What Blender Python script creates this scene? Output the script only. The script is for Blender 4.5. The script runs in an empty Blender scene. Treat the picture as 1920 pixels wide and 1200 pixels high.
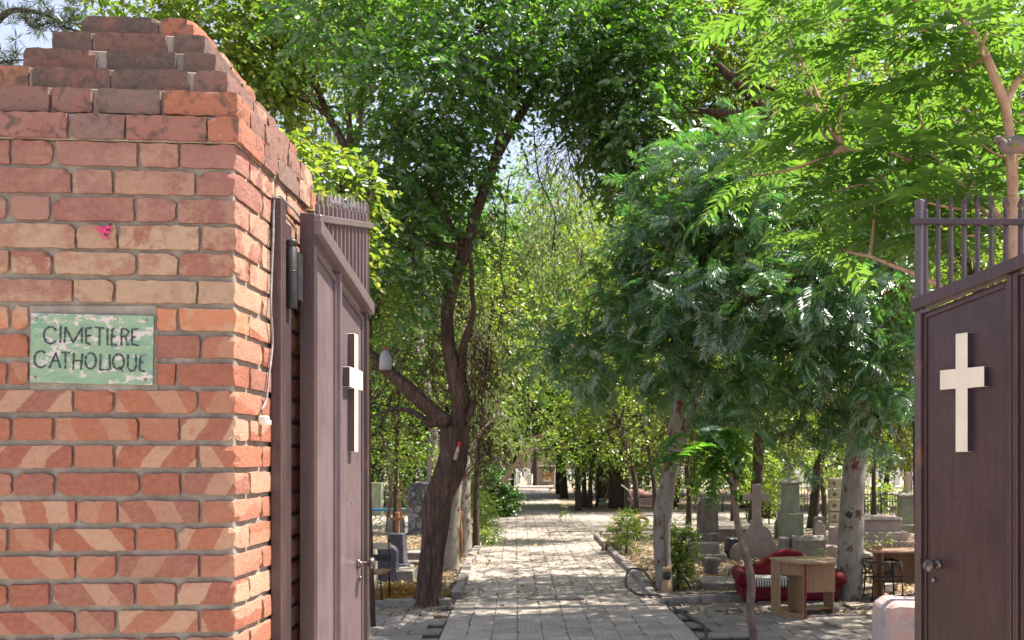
import bpy, bmesh, math, random
import numpy as np
from mathutils import Vector, Matrix, noise
random.seed(7); RNG = np.random.default_rng(11)
S = bpy.context.scene
COL = S.collection
R = math.radians
# ------------------------------------------------------------------ camera, sky, sun, exposure
FPX, CX, CY, EYE = 1700.0, 1200.0, 860.0, 2.0
cam = bpy.data.cameras.new('camera'); camo = bpy.data.objects.new('camera', cam); COL.objects.link(camo)
camo.location = (0, 0, EYE); camo.rotation_euler = (R(90), 0, 0)
cam.sensor_width = 36; cam.lens = FPX/1920*36
cam.shift_x = (960-CX)/1920; cam.shift_y = (CY-600)/1920
cam.clip_start = .05; cam.clip_end = 2000
cam.dof.use_dof = True; cam.dof.focus_distance = 3.0; cam.dof.aperture_fstop = 11.0
S.camera = camo
SUN = Vector((.47, .16, .86)).normalized()
W = bpy.data.worlds.new('World'); S.world = W; W.use_nodes = True
wn = W.node_tree.nodes; wl = W.node_tree.links
sky = wn.new('ShaderNodeTexSky'); sky.sky_type = 'NISHITA'; sky.sun_disc = False
sky.sun_elevation = math.asin(SUN.z); sky.sun_rotation = math.atan2(SUN.x, SUN.y)
sky.air_density = .8; sky.dust_density = 5.0; sky.ozone_density = .6; sky.altitude = 1200
bg = wn['Background']; bg.inputs[1].default_value = .088
hz = wn.new('ShaderNodeMix'); hz.data_type = 'RGBA'; hz.inputs[0].default_value = .34; hz.inputs[7].default_value = (6.0, 6.3, 7.2, 1)   # thin summer haze whitening the sky
wl.new(sky.outputs[0], hz.inputs[6]); wl.new(hz.outputs[2], bg.inputs[0])
sl = bpy.data.lights.new('sun', 'SUN'); sl.energy = 5.0; sl.angle = R(.53); sl.color = (1, .94, .84)
so = bpy.data.objects.new('sun', sl); COL.objects.link(so); so.rotation_euler = SUN.to_track_quat('Z', 'Y').to_euler()
so.location = (5, 5, 20)
S.view_settings.view_transform = 'Standard'; S.view_settings.look = 'None'
S.view_settings.exposure = 1.60; S.view_settings.gamma = 1
S.render.engine = 'CYCLES'
S.cycles.max_bounces = 7; S.cycles.diffuse_bounces = 4; S.cycles.transmission_bounces = 5
S.cycles.use_denoising = True
S.cycles.caustics_reflective = False; S.cycles.caustics_refractive = False

def P(px, py, Y): return Vector(((px-CX)/FPX*Y, Y, EYE+(CY-py)/FPX*Y))
def G(px, py, z=0.):
    Y = (EYE-z)*FPX/(py-CY); return Vector(((px-CX)/FPX*Y, Y, z))

# ------------------------------------------------------------------ materials
def newmat(name):
    m = bpy.data.materials.new(name); m.use_nodes = True
    nt = m.node_tree; b = nt.nodes['Principled BSDF']; return m, nt, b
def N(nt, t, **kw):
    n = nt.nodes.new(t)
    for k, v in kw.items():
        if k.startswith('i_'):
            key = k[2:]; key = int(key) if key.isdigit() else key
            n.inputs[key].default_value = v
        else: setattr(n, k, v)
    return n
def ramp(nt, fac, stops):
    r = nt.nodes.new('ShaderNodeValToRGB'); e = r.color_ramp.elements
    while len(e) > 1: e.remove(e[-1])
    e[0].position = stops[0][0]; e[0].color = (*stops[0][1], 1)
    for p, c in stops[1:]:
        x = e.new(p); x.color = (*c, 1)
    nt.links.new(fac, r.inputs[0]); return r.outputs[0]
def mixc(nt, fac, a, b, mode='MIX'):
    m = nt.nodes.new('ShaderNodeMix'); m.data_type = 'RGBA'; m.blend_type = mode
    for sock, v in ((m.inputs[0], fac), (m.inputs[6], a), (m.inputs[7], b)):
        if hasattr(v, 'is_output'): nt.links.new(v, sock)
        elif isinstance(v, (int, float)): sock.default_value = v
        else: sock.default_value = (*v, 1)
    return m.outputs[2]
def noisef(nt, vec, scale, detail=5, rough=.6, dist=0):
    n = N(nt, 'ShaderNodeTexNoise', i_Scale=scale, i_Detail=detail, i_Roughness=rough, i_Distortion=dist)
    if vec is not None: nt.links.new(vec, n.inputs['Vector'])
    return n.outputs[0]
def mth(nt, op, a, b=None, c=None, clamp=False):
    m = nt.nodes.new('ShaderNodeMath'); m.operation = op; m.use_clamp = clamp
    for i, v in enumerate((a, b, c)):
        if v is None: continue
        if hasattr(v, 'is_output'): nt.links.new(v, m.inputs[i])
        else: m.inputs[i].default_value = v
    return m.outputs[0]
def vec(nt, kind='Object', off=False, scale=(1, 1, 1), rot=(0, 0, 0)):
    tc = nt.nodes.new('ShaderNodeTexCoord'); mp = nt.nodes.new('ShaderNodeMapping')
    nt.links.new(tc.outputs[kind], mp.inputs[0]); mp.inputs['Scale'].default_value = scale; mp.inputs['Rotation'].default_value = rot
    if off:
        oi = nt.nodes.new('ShaderNodeObjectInfo'); v = N(nt, 'ShaderNodeVectorMath', operation='SCALE')
        cb = nt.nodes.new('ShaderNodeCombineXYZ')
        nt.links.new(oi.outputs['Random'], cb.inputs[0]); nt.links.new(oi.outputs['Random'], cb.inputs[2])
        nt.links.new(cb.outputs[0], v.inputs[0]); v.inputs['Scale'].default_value = 37.0
        nt.links.new(v.outputs[0], mp.inputs['Location'])
    return mp.outputs[0]
def bump(nt, b, h, strength=.4, dist=.01):
    n = N(nt, 'ShaderNodeBump', i_Strength=strength, i_Distance=dist)
    nt.links.new(h, n.inputs['Height']); nt.links.new(n.outputs[0], b.inputs['Normal'])

def surf(name, stops, scale=6, rough=.85, bstr=.4, bdist=.01, detail=7, speck=None, stretch=(1, 1, 1), bscale=None, off=True, spec=.3, metallic=0, dist=0):
    m, nt, b = newmat(name); v = vec(nt, 'Object', off, stretch)
    f = noisef(nt, v, scale, detail, .62, dist); c = ramp(nt, f, stops)
    if speck:
        c = mixc(nt, ramp(nt, noisef(nt, v, speck[0], 3), [(speck[1], (0, 0, 0)), (speck[1]+.08, (1, 1, 1))]), c, speck[2])
    nt.links.new(c, b.inputs['Base Color'])
    b.inputs['Roughness'].default_value = rough; b.inputs['Specular IOR Level'].default_value = spec; b.inputs['Metallic'].default_value = metallic
    if bstr: bump(nt, b, noisef(nt, v, bscale or scale*5, 6, .7), bstr, bdist)
    return m
def leafmat(name, cols, trans, tmix=.45, gloss=.06, rough=.35, hue=(0,)):
    m = bpy.data.materials.new(name); m.use_nodes = True; nt = m.node_tree
    for n in list(nt.nodes):
        if n.type == 'BSDF_PRINCIPLED': nt.nodes.remove(n)
    out = nt.nodes['Material Output']; g = nt.nodes.new('ShaderNodeNewGeometry'); ri = g.outputs['Random Per Island']
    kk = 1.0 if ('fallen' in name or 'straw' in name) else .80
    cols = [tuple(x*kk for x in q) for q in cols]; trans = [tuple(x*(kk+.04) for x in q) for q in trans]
    n = len(cols); c = ramp(nt, ri, [(i/max(1, n-1)*.98, k) for i, k in enumerate(cols)])
    t = ramp(nt, ri, [(i/max(1, len(trans)-1)*.98, k) for i, k in enumerate(trans)])
    # clump scale tone differences
    v = vec(nt, 'Object'); cl = noisef(nt, v, .9, 2); k = ramp(nt, cl, [(.3, (.50, .56, .62)), (.68, (1.4, 1.3, .95))])
    c = mixc(nt, 1.0, c, k, 'MULTIPLY')
    d = nt.nodes.new('ShaderNodeBsdfDiffuse'); tr = nt.nodes.new('ShaderNodeBsdfTranslucent'); gl = nt.nodes.new('ShaderNodeBsdfGlossy')
    gl.inputs['Roughness'].default_value = rough
    nt.links.new(c, d.inputs[0]); nt.links.new(t, tr.inputs[0])
    m1 = nt.nodes.new('ShaderNodeMixShader'); m1.inputs[0].default_value = tmix
    nt.links.new(d.outputs[0], m1.inputs[1]); nt.links.new(tr.outputs[0], m1.inputs[2])
    m2 = nt.nodes.new('ShaderNodeMixShader'); m2.inputs[0].default_value = gloss
    nt.links.new(m1.outputs[0], m2.inputs[1]); nt.links.new(gl.outputs[0], m2.inputs[2])
    nt.links.new(m2.outputs[0], out.inputs[0]); return m

M = {}
# bricks: object colour = base, object alpha = how much pale stripe / mottling
def brickmat(name, kind):
    m, nt, b = newmat(name); v = vec(nt, 'Object', True); oi = nt.nodes.new('ShaderNodeObjectInfo')
    base = oi.outputs['Color']; al = oi.outputs['Alpha']
    n1 = noisef(nt, v, 13, 7, .68); n2 = noisef(nt, v, 60, 7, .75); n3 = noisef(nt, v, 26, 4, .6, 1.2)
    c = mixc(nt, ramp(nt, n2, [(.42, (0, 0, 0)), (.80, (.55, .55, .55))]), base, (.50, .26, .18) if kind != 'dark' else (.30, .20, .165))
    if kind == 'striped':
        mp = N(nt, 'ShaderNodeMapping'); nt.links.new(v, mp.inputs[0])
        cb = nt.nodes.new('ShaderNodeCombineXYZ'); an = mth(nt, 'MULTIPLY_ADD', mth(nt, 'GREATER_THAN', oi.outputs['Random'], .45), 1.75, mth(nt, 'MULTIPLY_ADD', oi.outputs['Random'], .5, .45))
        nt.links.new(an, cb.inputs[1]); nt.links.new(cb.outputs[0], mp.inputs['Rotation'])
        w = N(nt, 'ShaderNodeTexWave', i_Scale=2.6, i_Distortion=2.6)
        nt.links.new(mth(nt, 'MULTIPLY', oi.outputs['Random'], 91.0), w.inputs['Phase Offset']); w.inputs['Detail'].default_value = 2; w.inputs['Detail Scale'].default_value = 1.6
        nt.links.new(mp.outputs[0], w.inputs['Vector'])
        s = ramp(nt, mth(nt, 'ADD', w.outputs[1], mth(nt, 'MULTIPLY_ADD', n3, .35, -.17)), [(.54, (0, 0, 0)), (.60, (1, 1, 1))])
        cream = mixc(nt, n2, (.41, .23, .15), (.58, .39, .28))
        s = mth(nt, 'MULTIPLY', s, al); c = mixc(nt, s, c, cream)
        c = mixc(nt, ramp(nt, n3, [(.56, (0, 0, 0)), (.72, (.65, .65, .65))]), c, (.42, .15, .09))
    elif kind == 'mottled':
        s = mth(nt, 'MULTIPLY', ramp(nt, n1, [(.44, (0, 0, 0)), (.54, (1, 1, 1))]), al)
        c = mixc(nt, s, c, mixc(nt, n2, (.40, .25, .165), (.56, .41, .28)))
        c = mixc(nt, ramp(nt, n3, [(.60, (0, 0, 0)), (.72, (.7, .7, .7))]), c, (.30, .15, .11))
    else:
        s = mth(nt, 'MULTIPLY', ramp(nt, n1, [(.50, (0, 0, 0)), (.62, (1, 1, 1))]), al)
        c = mixc(nt, s, c, (.30, .135, .105))
        c = mixc(nt, ramp(nt, n3, [(.50, (0, 0, 0)), (.66, (.8, .8, .8))]), c, (.095, .075, .066))
    # pores, cracks and smeared mortar
    c = mixc(nt, ramp(nt, noisef(nt, v, 170, 3), [(.70, (0, 0, 0)), (.78, (.8, .8, .8))]), c, (.12, .07, .05))
    c = mixc(nt, ramp(nt, noisef(nt, v, 21, 8, .8), [(.62, (0, 0, 0)), (.68, (.55, .55, .55))]), c, (.42, .37, .35))
    nt.links.new(c, b.inputs['Base Color']); b.inputs['Roughness'].default_value = .9; b.inputs['Specular IOR Level'].default_value = .2
    vc = vec(nt, 'Object', True, (1, 1, 1.8)); h = mth(nt, 'ADD', noisef(nt, v, 70, 9, .78), mth(nt, 'MULTIPLY', noisef(nt, vc, 16, 6, .75, .8), .55))
    bump(nt, b, h, 1.0, .010); return m
M['brick_striped'] = brickmat('striped brick', 'striped'); M['brick_mottled'] = brickmat('mottled brick', 'mottled'); M['brick_dark'] = brickmat('dark brick', 'dark')
M['mortar'] = surf('mortar', [(.3, (.17, .148, .125)), (.55, (.27, .235, .20)), (.75, (.36, .31, .27))], 14, .95, .9, .006, 8, speck=(90, .66, (.16, .14, .13)), off=False)
M['smear'] = surf('smeared mortar', [(.3, (.26, .20, .18)), (.7, (.40, .31, .28))], 30, .95, .7, .004)
# paints and metal
def paint(name, base, worn, rough=.35, streak=True, spec=.5, rust=None, coat=.7):
    m, nt, b = newmat(name); v = vec(nt, 'Object', True); vs = vec(nt, 'Object', True, (6, 6, .5))
    c = mixc(nt, ramp(nt, noisef(nt, vs, 9, 6, .7), [(.35, (0, 0, 0)), (.75, (1, 1, 1))]), base, worn)
    c = mixc(nt, ramp(nt, noisef(nt, v, 5, 4, .6), [(.45, (0, 0, 0)), (.7, (.6, .6, .6))]), c, tuple(x*.62 for x in base))
    if rust: c = mixc(nt, ramp(nt, noisef(nt, v, rust, 8, .75), [(.60, (0, 0, 0)), (.64, (.8, .8, .8))]), c, (.15, .052, .028))
    c = mixc(nt, ramp(nt, noisef(nt, v, 110, 2), [(.76, (0, 0, 0)), (.79, (1, 1, 1))]), c, (.35, .33, .32))
    nt.links.new(c, b.inputs['Base Color']); b.inputs['Specular IOR Level'].default_value = spec
    r = mth(nt, 'MULTIPLY_ADD', noisef(nt, v, 14, 5), .3, rough-.1); nt.links.new(r, b.inputs['Roughness'])
    b.inputs['Coat Weight'].default_value = coat; b.inputs['Coat Roughness'].default_value = .22
    bump(nt, b, mth(nt, 'ADD', noisef(nt, vs, 20, 6, .7), mth(nt, 'MULTIPLY', noisef(nt, v, 3.0, 3), 2.0)), .18, .006); return m
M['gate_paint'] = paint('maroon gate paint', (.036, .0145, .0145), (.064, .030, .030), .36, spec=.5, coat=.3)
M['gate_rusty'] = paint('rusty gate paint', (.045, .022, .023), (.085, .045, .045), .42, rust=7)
M['gate_sunlit'] = paint('maroon gate paint lightened as sunlit', (.125, .083, .090), (.19, .135, .145), .34, spec=.7)  # same maroon paint, lightened: sunlight on the left leaf put into the colour
M['gate_side'] = paint('dark gate paint', (.05, .03, .034), (.08, .045, .05), .4)
M['hinge'] = surf('black hinge grease', [(.3, (.012, .011, .012)), (.7, (.035, .03, .03))], 20, .4, .2, .003, speck=(30, .72, (.2, .07, .03)))
M['cream'] = surf('cream paint', [(.3, (.60, .53, .43)), (.7, (.70, .63, .53))], 14, .6, .25, .003, speck=(60, .76, (.35, .25, .2)), stretch=(1, 1, .4))
M['crossside'] = surf('dark cross edge', [(.3, (.02, .018, .03)), (.7, (.045, .04, .055))], 30, .6, .2)
M['knob'] = surf('worn metal knob', [(.4, (.10, .075, .075)), (.7, (.30, .24, .22))], 40, .28, .05, metallic=.75)
M['cable'] = surf('grey cable', [(.4, (.16, .16, .17)), (.7, (.30, .29, .29))], 60, .5, .1)
M['white_plastic'] = surf('white plastic', [(.3, (.62, .58, .52)), (.7, (.75, .72, .66))], 30, .45, .1)
M['pink'] = surf('pink thread', [(.3, (.50, .04, .14)), (.7, (.70, .10, .25))], 80, .8, .5)
# plaque
m, nt, b = newmat('flaking green paint'); v = vec(nt, 'Object', False, (1, 1, 2.1))
g = ramp(nt, noisef(nt, v, 11, 4), [(.35, (.14, .25, .18)), (.52, (.21, .30, .19)), (.68, (.10, .23, .17))])
fl = noisef(nt, v, 34, 9, .78, .6); big = noisef(nt, v, 9, 3, .5)
k = mth(nt, 'ADD', fl, mth(nt, 'MULTIPLY', mth(nt, 'SUBTRACT', big, .5), .55))
c = mixc(nt, ramp(nt, k, [(.545, (0, 0, 0)), (.575, (1, 1, 1))]), g, mixc(nt, fl, (.36, .34, .32), (.58, .48, .46)))
nt.links.new(c, b.inputs['Base Color']); b.inputs['Roughness'].default_value = .75; bump(nt, b, k, .35, .002); M['plaque'] = m
m, nt, b = newmat('worn black letter paint'); v = vec(nt, 'Object', False)
k = noisef(nt, v, 95, 8, .8); c = mixc(nt, ramp(nt, k, [(.58, (0, 0, 0)), (.62, (1, 1, 1))]), (.020, .026, .036), (.26, .31, .26))
nt.links.new(c, b.inputs['Base Color']); b.inputs['Roughness'].default_value = .6; M['letter'] = m
M['screw'] = surf('brass screw', [(.3, (.14, .11, .05)), (.7, (.32, .28, .16))], 60, .5, .3, metallic=.4)
# ground
m, nt, b = newmat('leaf strewn soil'); v = vec(nt, 'Object')
c = ramp(nt, noisef(nt, v, 1.2, 9, .72), [(.3, (.10, .068, .048)), (.5, (.19, .135, .095)), (.7, (.29, .21, .155))])
vo = N(nt, 'ShaderNodeTexVoronoi', i_Scale=16.0); nt.links.new(v, vo.inputs['Vector'])
c = mixc(nt, .45, c, ramp(nt, vo.outputs['Color'], [(.2, (.12, .07, .045)), (.5, (.34, .25, .17)), (.8, (.50, .41, .30))]))
nt.links.new(c, b.inputs['Base Color']); b.inputs['Roughness'].default_value = .95
bump(nt, b, mth(nt, 'ADD', vo.outputs['Distance'], noisef(nt, v, 9, 8, .75)), .9, .03); M['soil'] = m
def pavemat(name, stops, joints=None):
    m, nt, b = newmat(name); v = vec(nt, 'Object', joints is None)
    c = ramp(nt, noisef(nt, v, 3.0, 8, .7), stops)
    c = mixc(nt, ramp(nt, noisef(nt, v, 22, 6, .7), [(.52, (0, 0, 0)), (.75, (.7, .7, .7))]), c, (.22, .19, .165))
    vo = N(nt, 'ShaderNodeTexVoronoi', i_Scale=17.0, feature='DISTANCE_TO_EDGE'); vo.inputs['Randomness'].default_value = .25; nt.links.new(v, vo.inputs['Vector'])
    e = ramp(nt, vo.outputs[0], [(.03, (0, 0, 0)), (.09, (1, 1, 1))])
    c = mixc(nt, mth(nt, 'MULTIPLY_ADD', e, -.35, .35), c, (.14, .12, .11))
    if joints:
        br = N(nt, 'ShaderNodeTexBrick', i_Scale=1.0, offset=0.0, squash=1.0); br.inputs['Brick Width'].default_value = joints; br.inputs['Row Height'].default_value = joints
        br.inputs['Mortar Size'].default_value = .014; br.inputs['Color1'].default_value = (1, 1, 1, 1); br.inputs['Color2'].default_value = (.82, .82, .82, 1); br.inputs['Mortar'].default_value = (.45, .42, .4, 1)
        nt.links.new(vec(nt, 'Object', False, (1, 1, 1), (0, 0, -.1355)), br.inputs[0]); c = mixc(nt, 1.0, c, br.outputs[0], 'MULTIPLY')
    if joints is None:
        oi = nt.nodes.new('ShaderNodeObjectInfo'); c = mixc(nt, 1.0, c, ramp(nt, oi.outputs['Random'], [(0, (.80, .78, .77)), (.6, (1, 1, 1)), (1, (1.08, 1.06, 1.03))]), 'MULTIPLY')
    c = mixc(nt, ramp(nt, noisef(nt, v, 1.3, 9, .75), [(.50, (0, 0, 0)), (.62, (.5, .5, .5))]), c, (.20, .15, .11))
    nt.links.new(c, b.inputs['Base Color']); b.inputs['Roughness'].default_value = .85
    bump(nt, b, mth(nt, 'ADD', e, noisef(nt, v, 30, 6, .7)), .35, .006); return m
PST = [(.3, (.34, .275, .23)), (.5, (.43, .36, .305)), (.7, (.50, .43, .375))]
M['slab'] = pavemat('grey paving slab', PST); M['farpath'] = pavemat('distant paving', PST, .282)
M['plaza'] = pavemat('dark plaza slab', [(.3, (.17, .14, .12)), (.5, (.25, .21, .18)), (.7, (.32, .275, .24))])
M['joint'] = surf('dark joint dirt', [(.3, (.06, .05, .04)), (.7, (.14, .115, .09))], 8, .95, .5, off=False)
M['kerb'] = surf('old kerb stone', [(.3, (.15, .125, .11)), (.5, (.25, .21, .185)), (.7, (.35, .30, .265))], 7, .9, .7, .01)
M['stone_grey'] = surf('weathered grey stone', [(.3, (.15, .13, .112)), (.55, (.25, .215, .185)), (.75, (.33, .285, .25))], 5, .9, .5, .008, speck=(50, .68, (.12, .11, .1)))
M['stone_dark'] = surf('dark granite', [(.3, (.035, .033, .045)), (.55, (.075, .07, .09)), (.75, (.13, .12, .14))], 5, .45, .25, .005, speck=(14, .7, (.22, .21, .23)))
M['marble_dark'] = surf('black veined marble', [(.3, (.03, .03, .035)), (.5, (.09, .09, .10)), (.58, (.30, .29, .29)), (.66, (.07, .07, .08))], 4, .5, .4, .01, dist=1.5)
M['stone_olive'] = surf('lichened olive stone', [(.3, (.16, .17, .12)), (.6, (.24, .25, .18)), (.8, (.32, .32, .25))], 5, .9, .4, .006)
M['stone_pink'] = surf('pinkish sandstone', [(.3, (.26, .20, .175)), (.6, (.37, .29, .255)), (.8, (.45, .36, .32))], 5, .9, .4, .006)
M['stone_tan'] = surf('tan limestone', [(.3, (.36, .30, .22)), (.6, (.47, .40, .30)), (.8, (.55, .48, .38))], 6, .9, .4, .006)
M['stone_white'] = surf('white marble', [(.3, (.62, .61, .60)), (.7, (.78, .77, .75))], 5, .7, .1)
M['stone_brown'] = surf('stained brown stone', [(.3, (.10, .08, .065)), (.55, (.17, .14, .115)), (.75, (.25, .21, .18))], 6, .9, .5, .006, speck=(9, .66, (.45, .42, .38)), stretch=(3, 3, .6))
M['wall_far'] = surf('pink mud wall', [(.3, (.32, .22, .18)), (.7, (.44, .31, .26))], 1.2, .95, .3, off=False)
M['plaster'] = surf('stained whitewash', [(.3, (.24, .20, .20)), (.44, (.40, .35, .35)), (.56, (.46, .29, .25)), (.72, (.52, .49, .50))], 7, .9, .5, .012, speck=(40, .68, (.4, .3, .26)))
M['mosaic_white'] = surf('white mosaic tile', [(.3, (.6, .58, .52)), (.7, (.75, .73, .66))], 30, .5, .1)
M['mosaic_gold'] = surf('ochre mosaic', [(.3, (.30, .16, .04)), (.7, (.45, .26, .07))], 30, .5, .1)
M['street'] = surf('sunlit street concrete', [(.3, (.40, .35, .30)), (.7, (.52, .46, .40))], 2, .9, .3, off=False)
# bark
def bark(name, cols, scale, sx, bs=1.0, patches=None):
    m, nt, b = newmat(name); v = vec(nt, 'Object', False, (1, 1, sx))
    c = ramp(nt, noisef(nt, v, scale, 8, .7, .4), cols)
    if patches:
        v2 = vec(nt, 'Object', False, (1, 1, .7)); c = mixc(nt, ramp(nt, noisef(nt, v2, patches[0], 7, .68), [(patches[1], (0, 0, 0)), (patches[1]+.04, (1, 1, 1))]), c, patches[2])
        c = mixc(nt, ramp(nt, noisef(nt, v2, 2.2, 4), [(.5, (0, 0, 0)), (.75, (.7, .7, .7))]), c, patches[3])
    nt.links.new(c, b.inputs['Base Color']); b.inputs['Roughness'].default_value = .9; b.inputs['Specular IOR Level'].default_value = .2
    bump(nt, b, noisef(nt, v, scale*1.6, 8, .75, .4), bs, .03 if bs > .5 else .01); return m
M['bark_dark'] = bark('furrowed dark bark', [(.3, (.035, .022, .018)), (.5, (.10, .062, .048)), (.66, (.19, .125, .095)), (.8, (.12, .075, .055))], 24, .12, 1.0)
M['bark_far'] = bark('dim bark', [(.3, (.03, .022, .018)), (.7, (.10, .075, .055))], 12, .25, .6)
M['bark_euc'] = bark('peeling pale bark', [(.3, (.14, .115, .095)), (.45, (.24, .21, .175)), (.6, (.31, .275, .235)), (.75, (.20, .16, .12))], 6, .45, .5, (6.5, .555, (.13, .05, .025), (.20, .185, .18)))
M['bark_young'] = bark('young tan bark', [(.3, (.26, .15, .10)), (.55, (.42, .27, .19)), (.8, (.50, .36, .27))], 18, .6, .35)
M['bark_sap'] = bark('sapling bark', [(.3, (.08, .055, .045)), (.5, (.145, .10, .085)), (.62, (.21, .15, .125)), (.68, (.34, .21, .11)), (.74, (.13, .09, .07))], 12, .45, .5)
# leaves
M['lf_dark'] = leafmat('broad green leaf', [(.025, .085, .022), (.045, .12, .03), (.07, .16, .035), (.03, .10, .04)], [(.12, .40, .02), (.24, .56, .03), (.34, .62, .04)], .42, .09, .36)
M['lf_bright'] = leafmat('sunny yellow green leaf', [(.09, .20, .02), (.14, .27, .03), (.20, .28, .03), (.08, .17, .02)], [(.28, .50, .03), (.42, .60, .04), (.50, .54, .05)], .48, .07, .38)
M['lf_mid'] = leafmat('mid green leaf', [(.06, .15, .02), (.11, .21, .03), (.17, .24, .035), (.07, .12, .02)], [(.20, .42, .02), (.34, .54, .04), (.46, .48, .05)], .48, .04, .4)
M['lf_frond'] = leafmat('feathery teal leaf', [(.04, .13, .055), (.07, .18, .06), (.12, .23, .05)], [(.08, .38, .08), (.16, .46, .06), (.32, .58, .05)], .38, .13, .32)
M['lf_ail'] = leafmat('long pinnate leaf', [(.045, .14, .02), (.07, .19, .025), (.10, .22, .03)], [(.16, .38, .03), (.30, .52, .05), (.20, .40, .03)], .46, .09, .34)
M['lf_euc'] = leafmat('grey willowy leaf', [(.08, .15, .05), (.12, .20, .07), (.15, .20, .08), (.17, .15, .08)], [(.24, .44, .08), (.34, .52, .10), (.40, .42, .12)], .42, .03, .5)
M['lf_brown'] = leafmat('dry brown leaf', [(.16, .09, .05), (.24, .14, .08), (.30, .19, .12), (.12, .07, .045)], [(.30, .16, .06), (.42, .25, .12)], .3, .02, .6)
M['lf_pine'] = leafmat('pine needle', [(.06, .09, .05), (.10, .13, .07)], [(.12, .18, .06), (.18, .22, .08)], .2, .05, .4)
M['litter'] = leafmat('fallen leaf', [(.14, .085, .05), (.28, .19, .12), (.42, .33, .24), (.22, .12, .06), (.56, .47, .36)], [(.4, .3, .15), (.5, .4, .2)], .15, .02, .7)
M['straw'] = leafmat('dry straw', [(.42, .24, .08), (.56, .36, .14), (.62, .44, .22)], [(.5, .35, .1), (.5, .35, .1)], .15, .02, .6)
# objects
M['velvet'] = surf('red velvet', [(.3, (.085, .003, .006)), (.6, (.16, .005, .010)), (.8, (.24, .012, .016))], 5, .75, .3, .01)
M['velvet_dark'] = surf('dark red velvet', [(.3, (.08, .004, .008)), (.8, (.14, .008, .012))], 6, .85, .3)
M['wood'] = surf('beech laminate', [(.3, (.24, .125, .060)), (.5, (.30, .165, .080)), (.7, (.35, .20, .10))], 5, .45, .08, stretch=(9, 9, .8), spec=.4)
M['wood_top'] = surf('faded pinkish laminate', [(.3, (.29, .165, .11)), (.7, (.39, .24, .165))], 5, .4, .05)
M['maroon'] = surf('maroon edge strip', [(.3, (.20, .015, .035)), (.7, (.27, .03, .05))], 9, .5, .05)
M['black_metal'] = surf('black metal', [(.3, (.012, .012, .013)), (.7, (.035, .033, .033))], 30, .45, .2)
M['rubber'] = surf('black rubber', [(.3, (.018, .018, .02)), (.7, (.05, .048, .047))], 20, .5, .2)
M['twine'] = surf('broom bristle', [(.3, (.34, .22, .12)), (.7, (.52, .36, .22))], 30, .9, .8, stretch=(6, 6, .5))
M['red'] = surf('red plastic', [(.3, (.50, .01, .02)), (.7, (.62, .02, .03))], 9, .4, .05)
M['pinkcloth'] = surf('pink cement sack', [(.3, (.20, .10, .09)), (.7, (.36, .20, .18))], 5, .9, .6, .02)
M['blue'] = surf('blue paint', [(.3, (.01, .07, .13)), (.7, (.02, .11, .19))], 9, .5, .1)
M['wooden'] = surf('old orange timber', [(.3, (.22, .11, .05)), (.7, (.38, .21, .10))], 6, .8, .3, stretch=(6, 6, .6))
m, nt, b = newmat('striped cushion'); v = vec(nt, 'Object', False)
w = N(nt, 'ShaderNodeTexWave', i_Scale=9.0); nt.links.new(v, w.inputs[0])
nt.links.new(ramp(nt, w.outputs[1], [(.45, (.70, .66, .62)), (.52, (.03, .03, .03))]), b.inputs[0]); b.inputs['Roughness'].default_value = .9; M['cushion'] = m
m, nt, b = newmat('cloudy plastic'); b.inputs[0].default_value = (.52, .52, .60, 1); b.inputs['Roughness'].default_value = .3
b.inputs['Transmission Weight'].default_value = .35; b.inputs['Subsurface Weight'].default_value = .0; M['jug'] = m
M['dove_back'] = surf('grey brown feather', [(.3, (.10, .088, .082)), (.7, (.17, .15, .14))], 30, .8, .4, stretch=(.5, 2, 2))
M['dove_breast'] = surf('rosy feather', [(.3, (.17, .115, .105)), (.7, (.24, .165, .15))], 30, .8, .3)
M['dark'] = surf('black horn', [(.3, (.01, .01, .01)), (.7, (.02, .02, .02))], 9, .3, .05)

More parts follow.
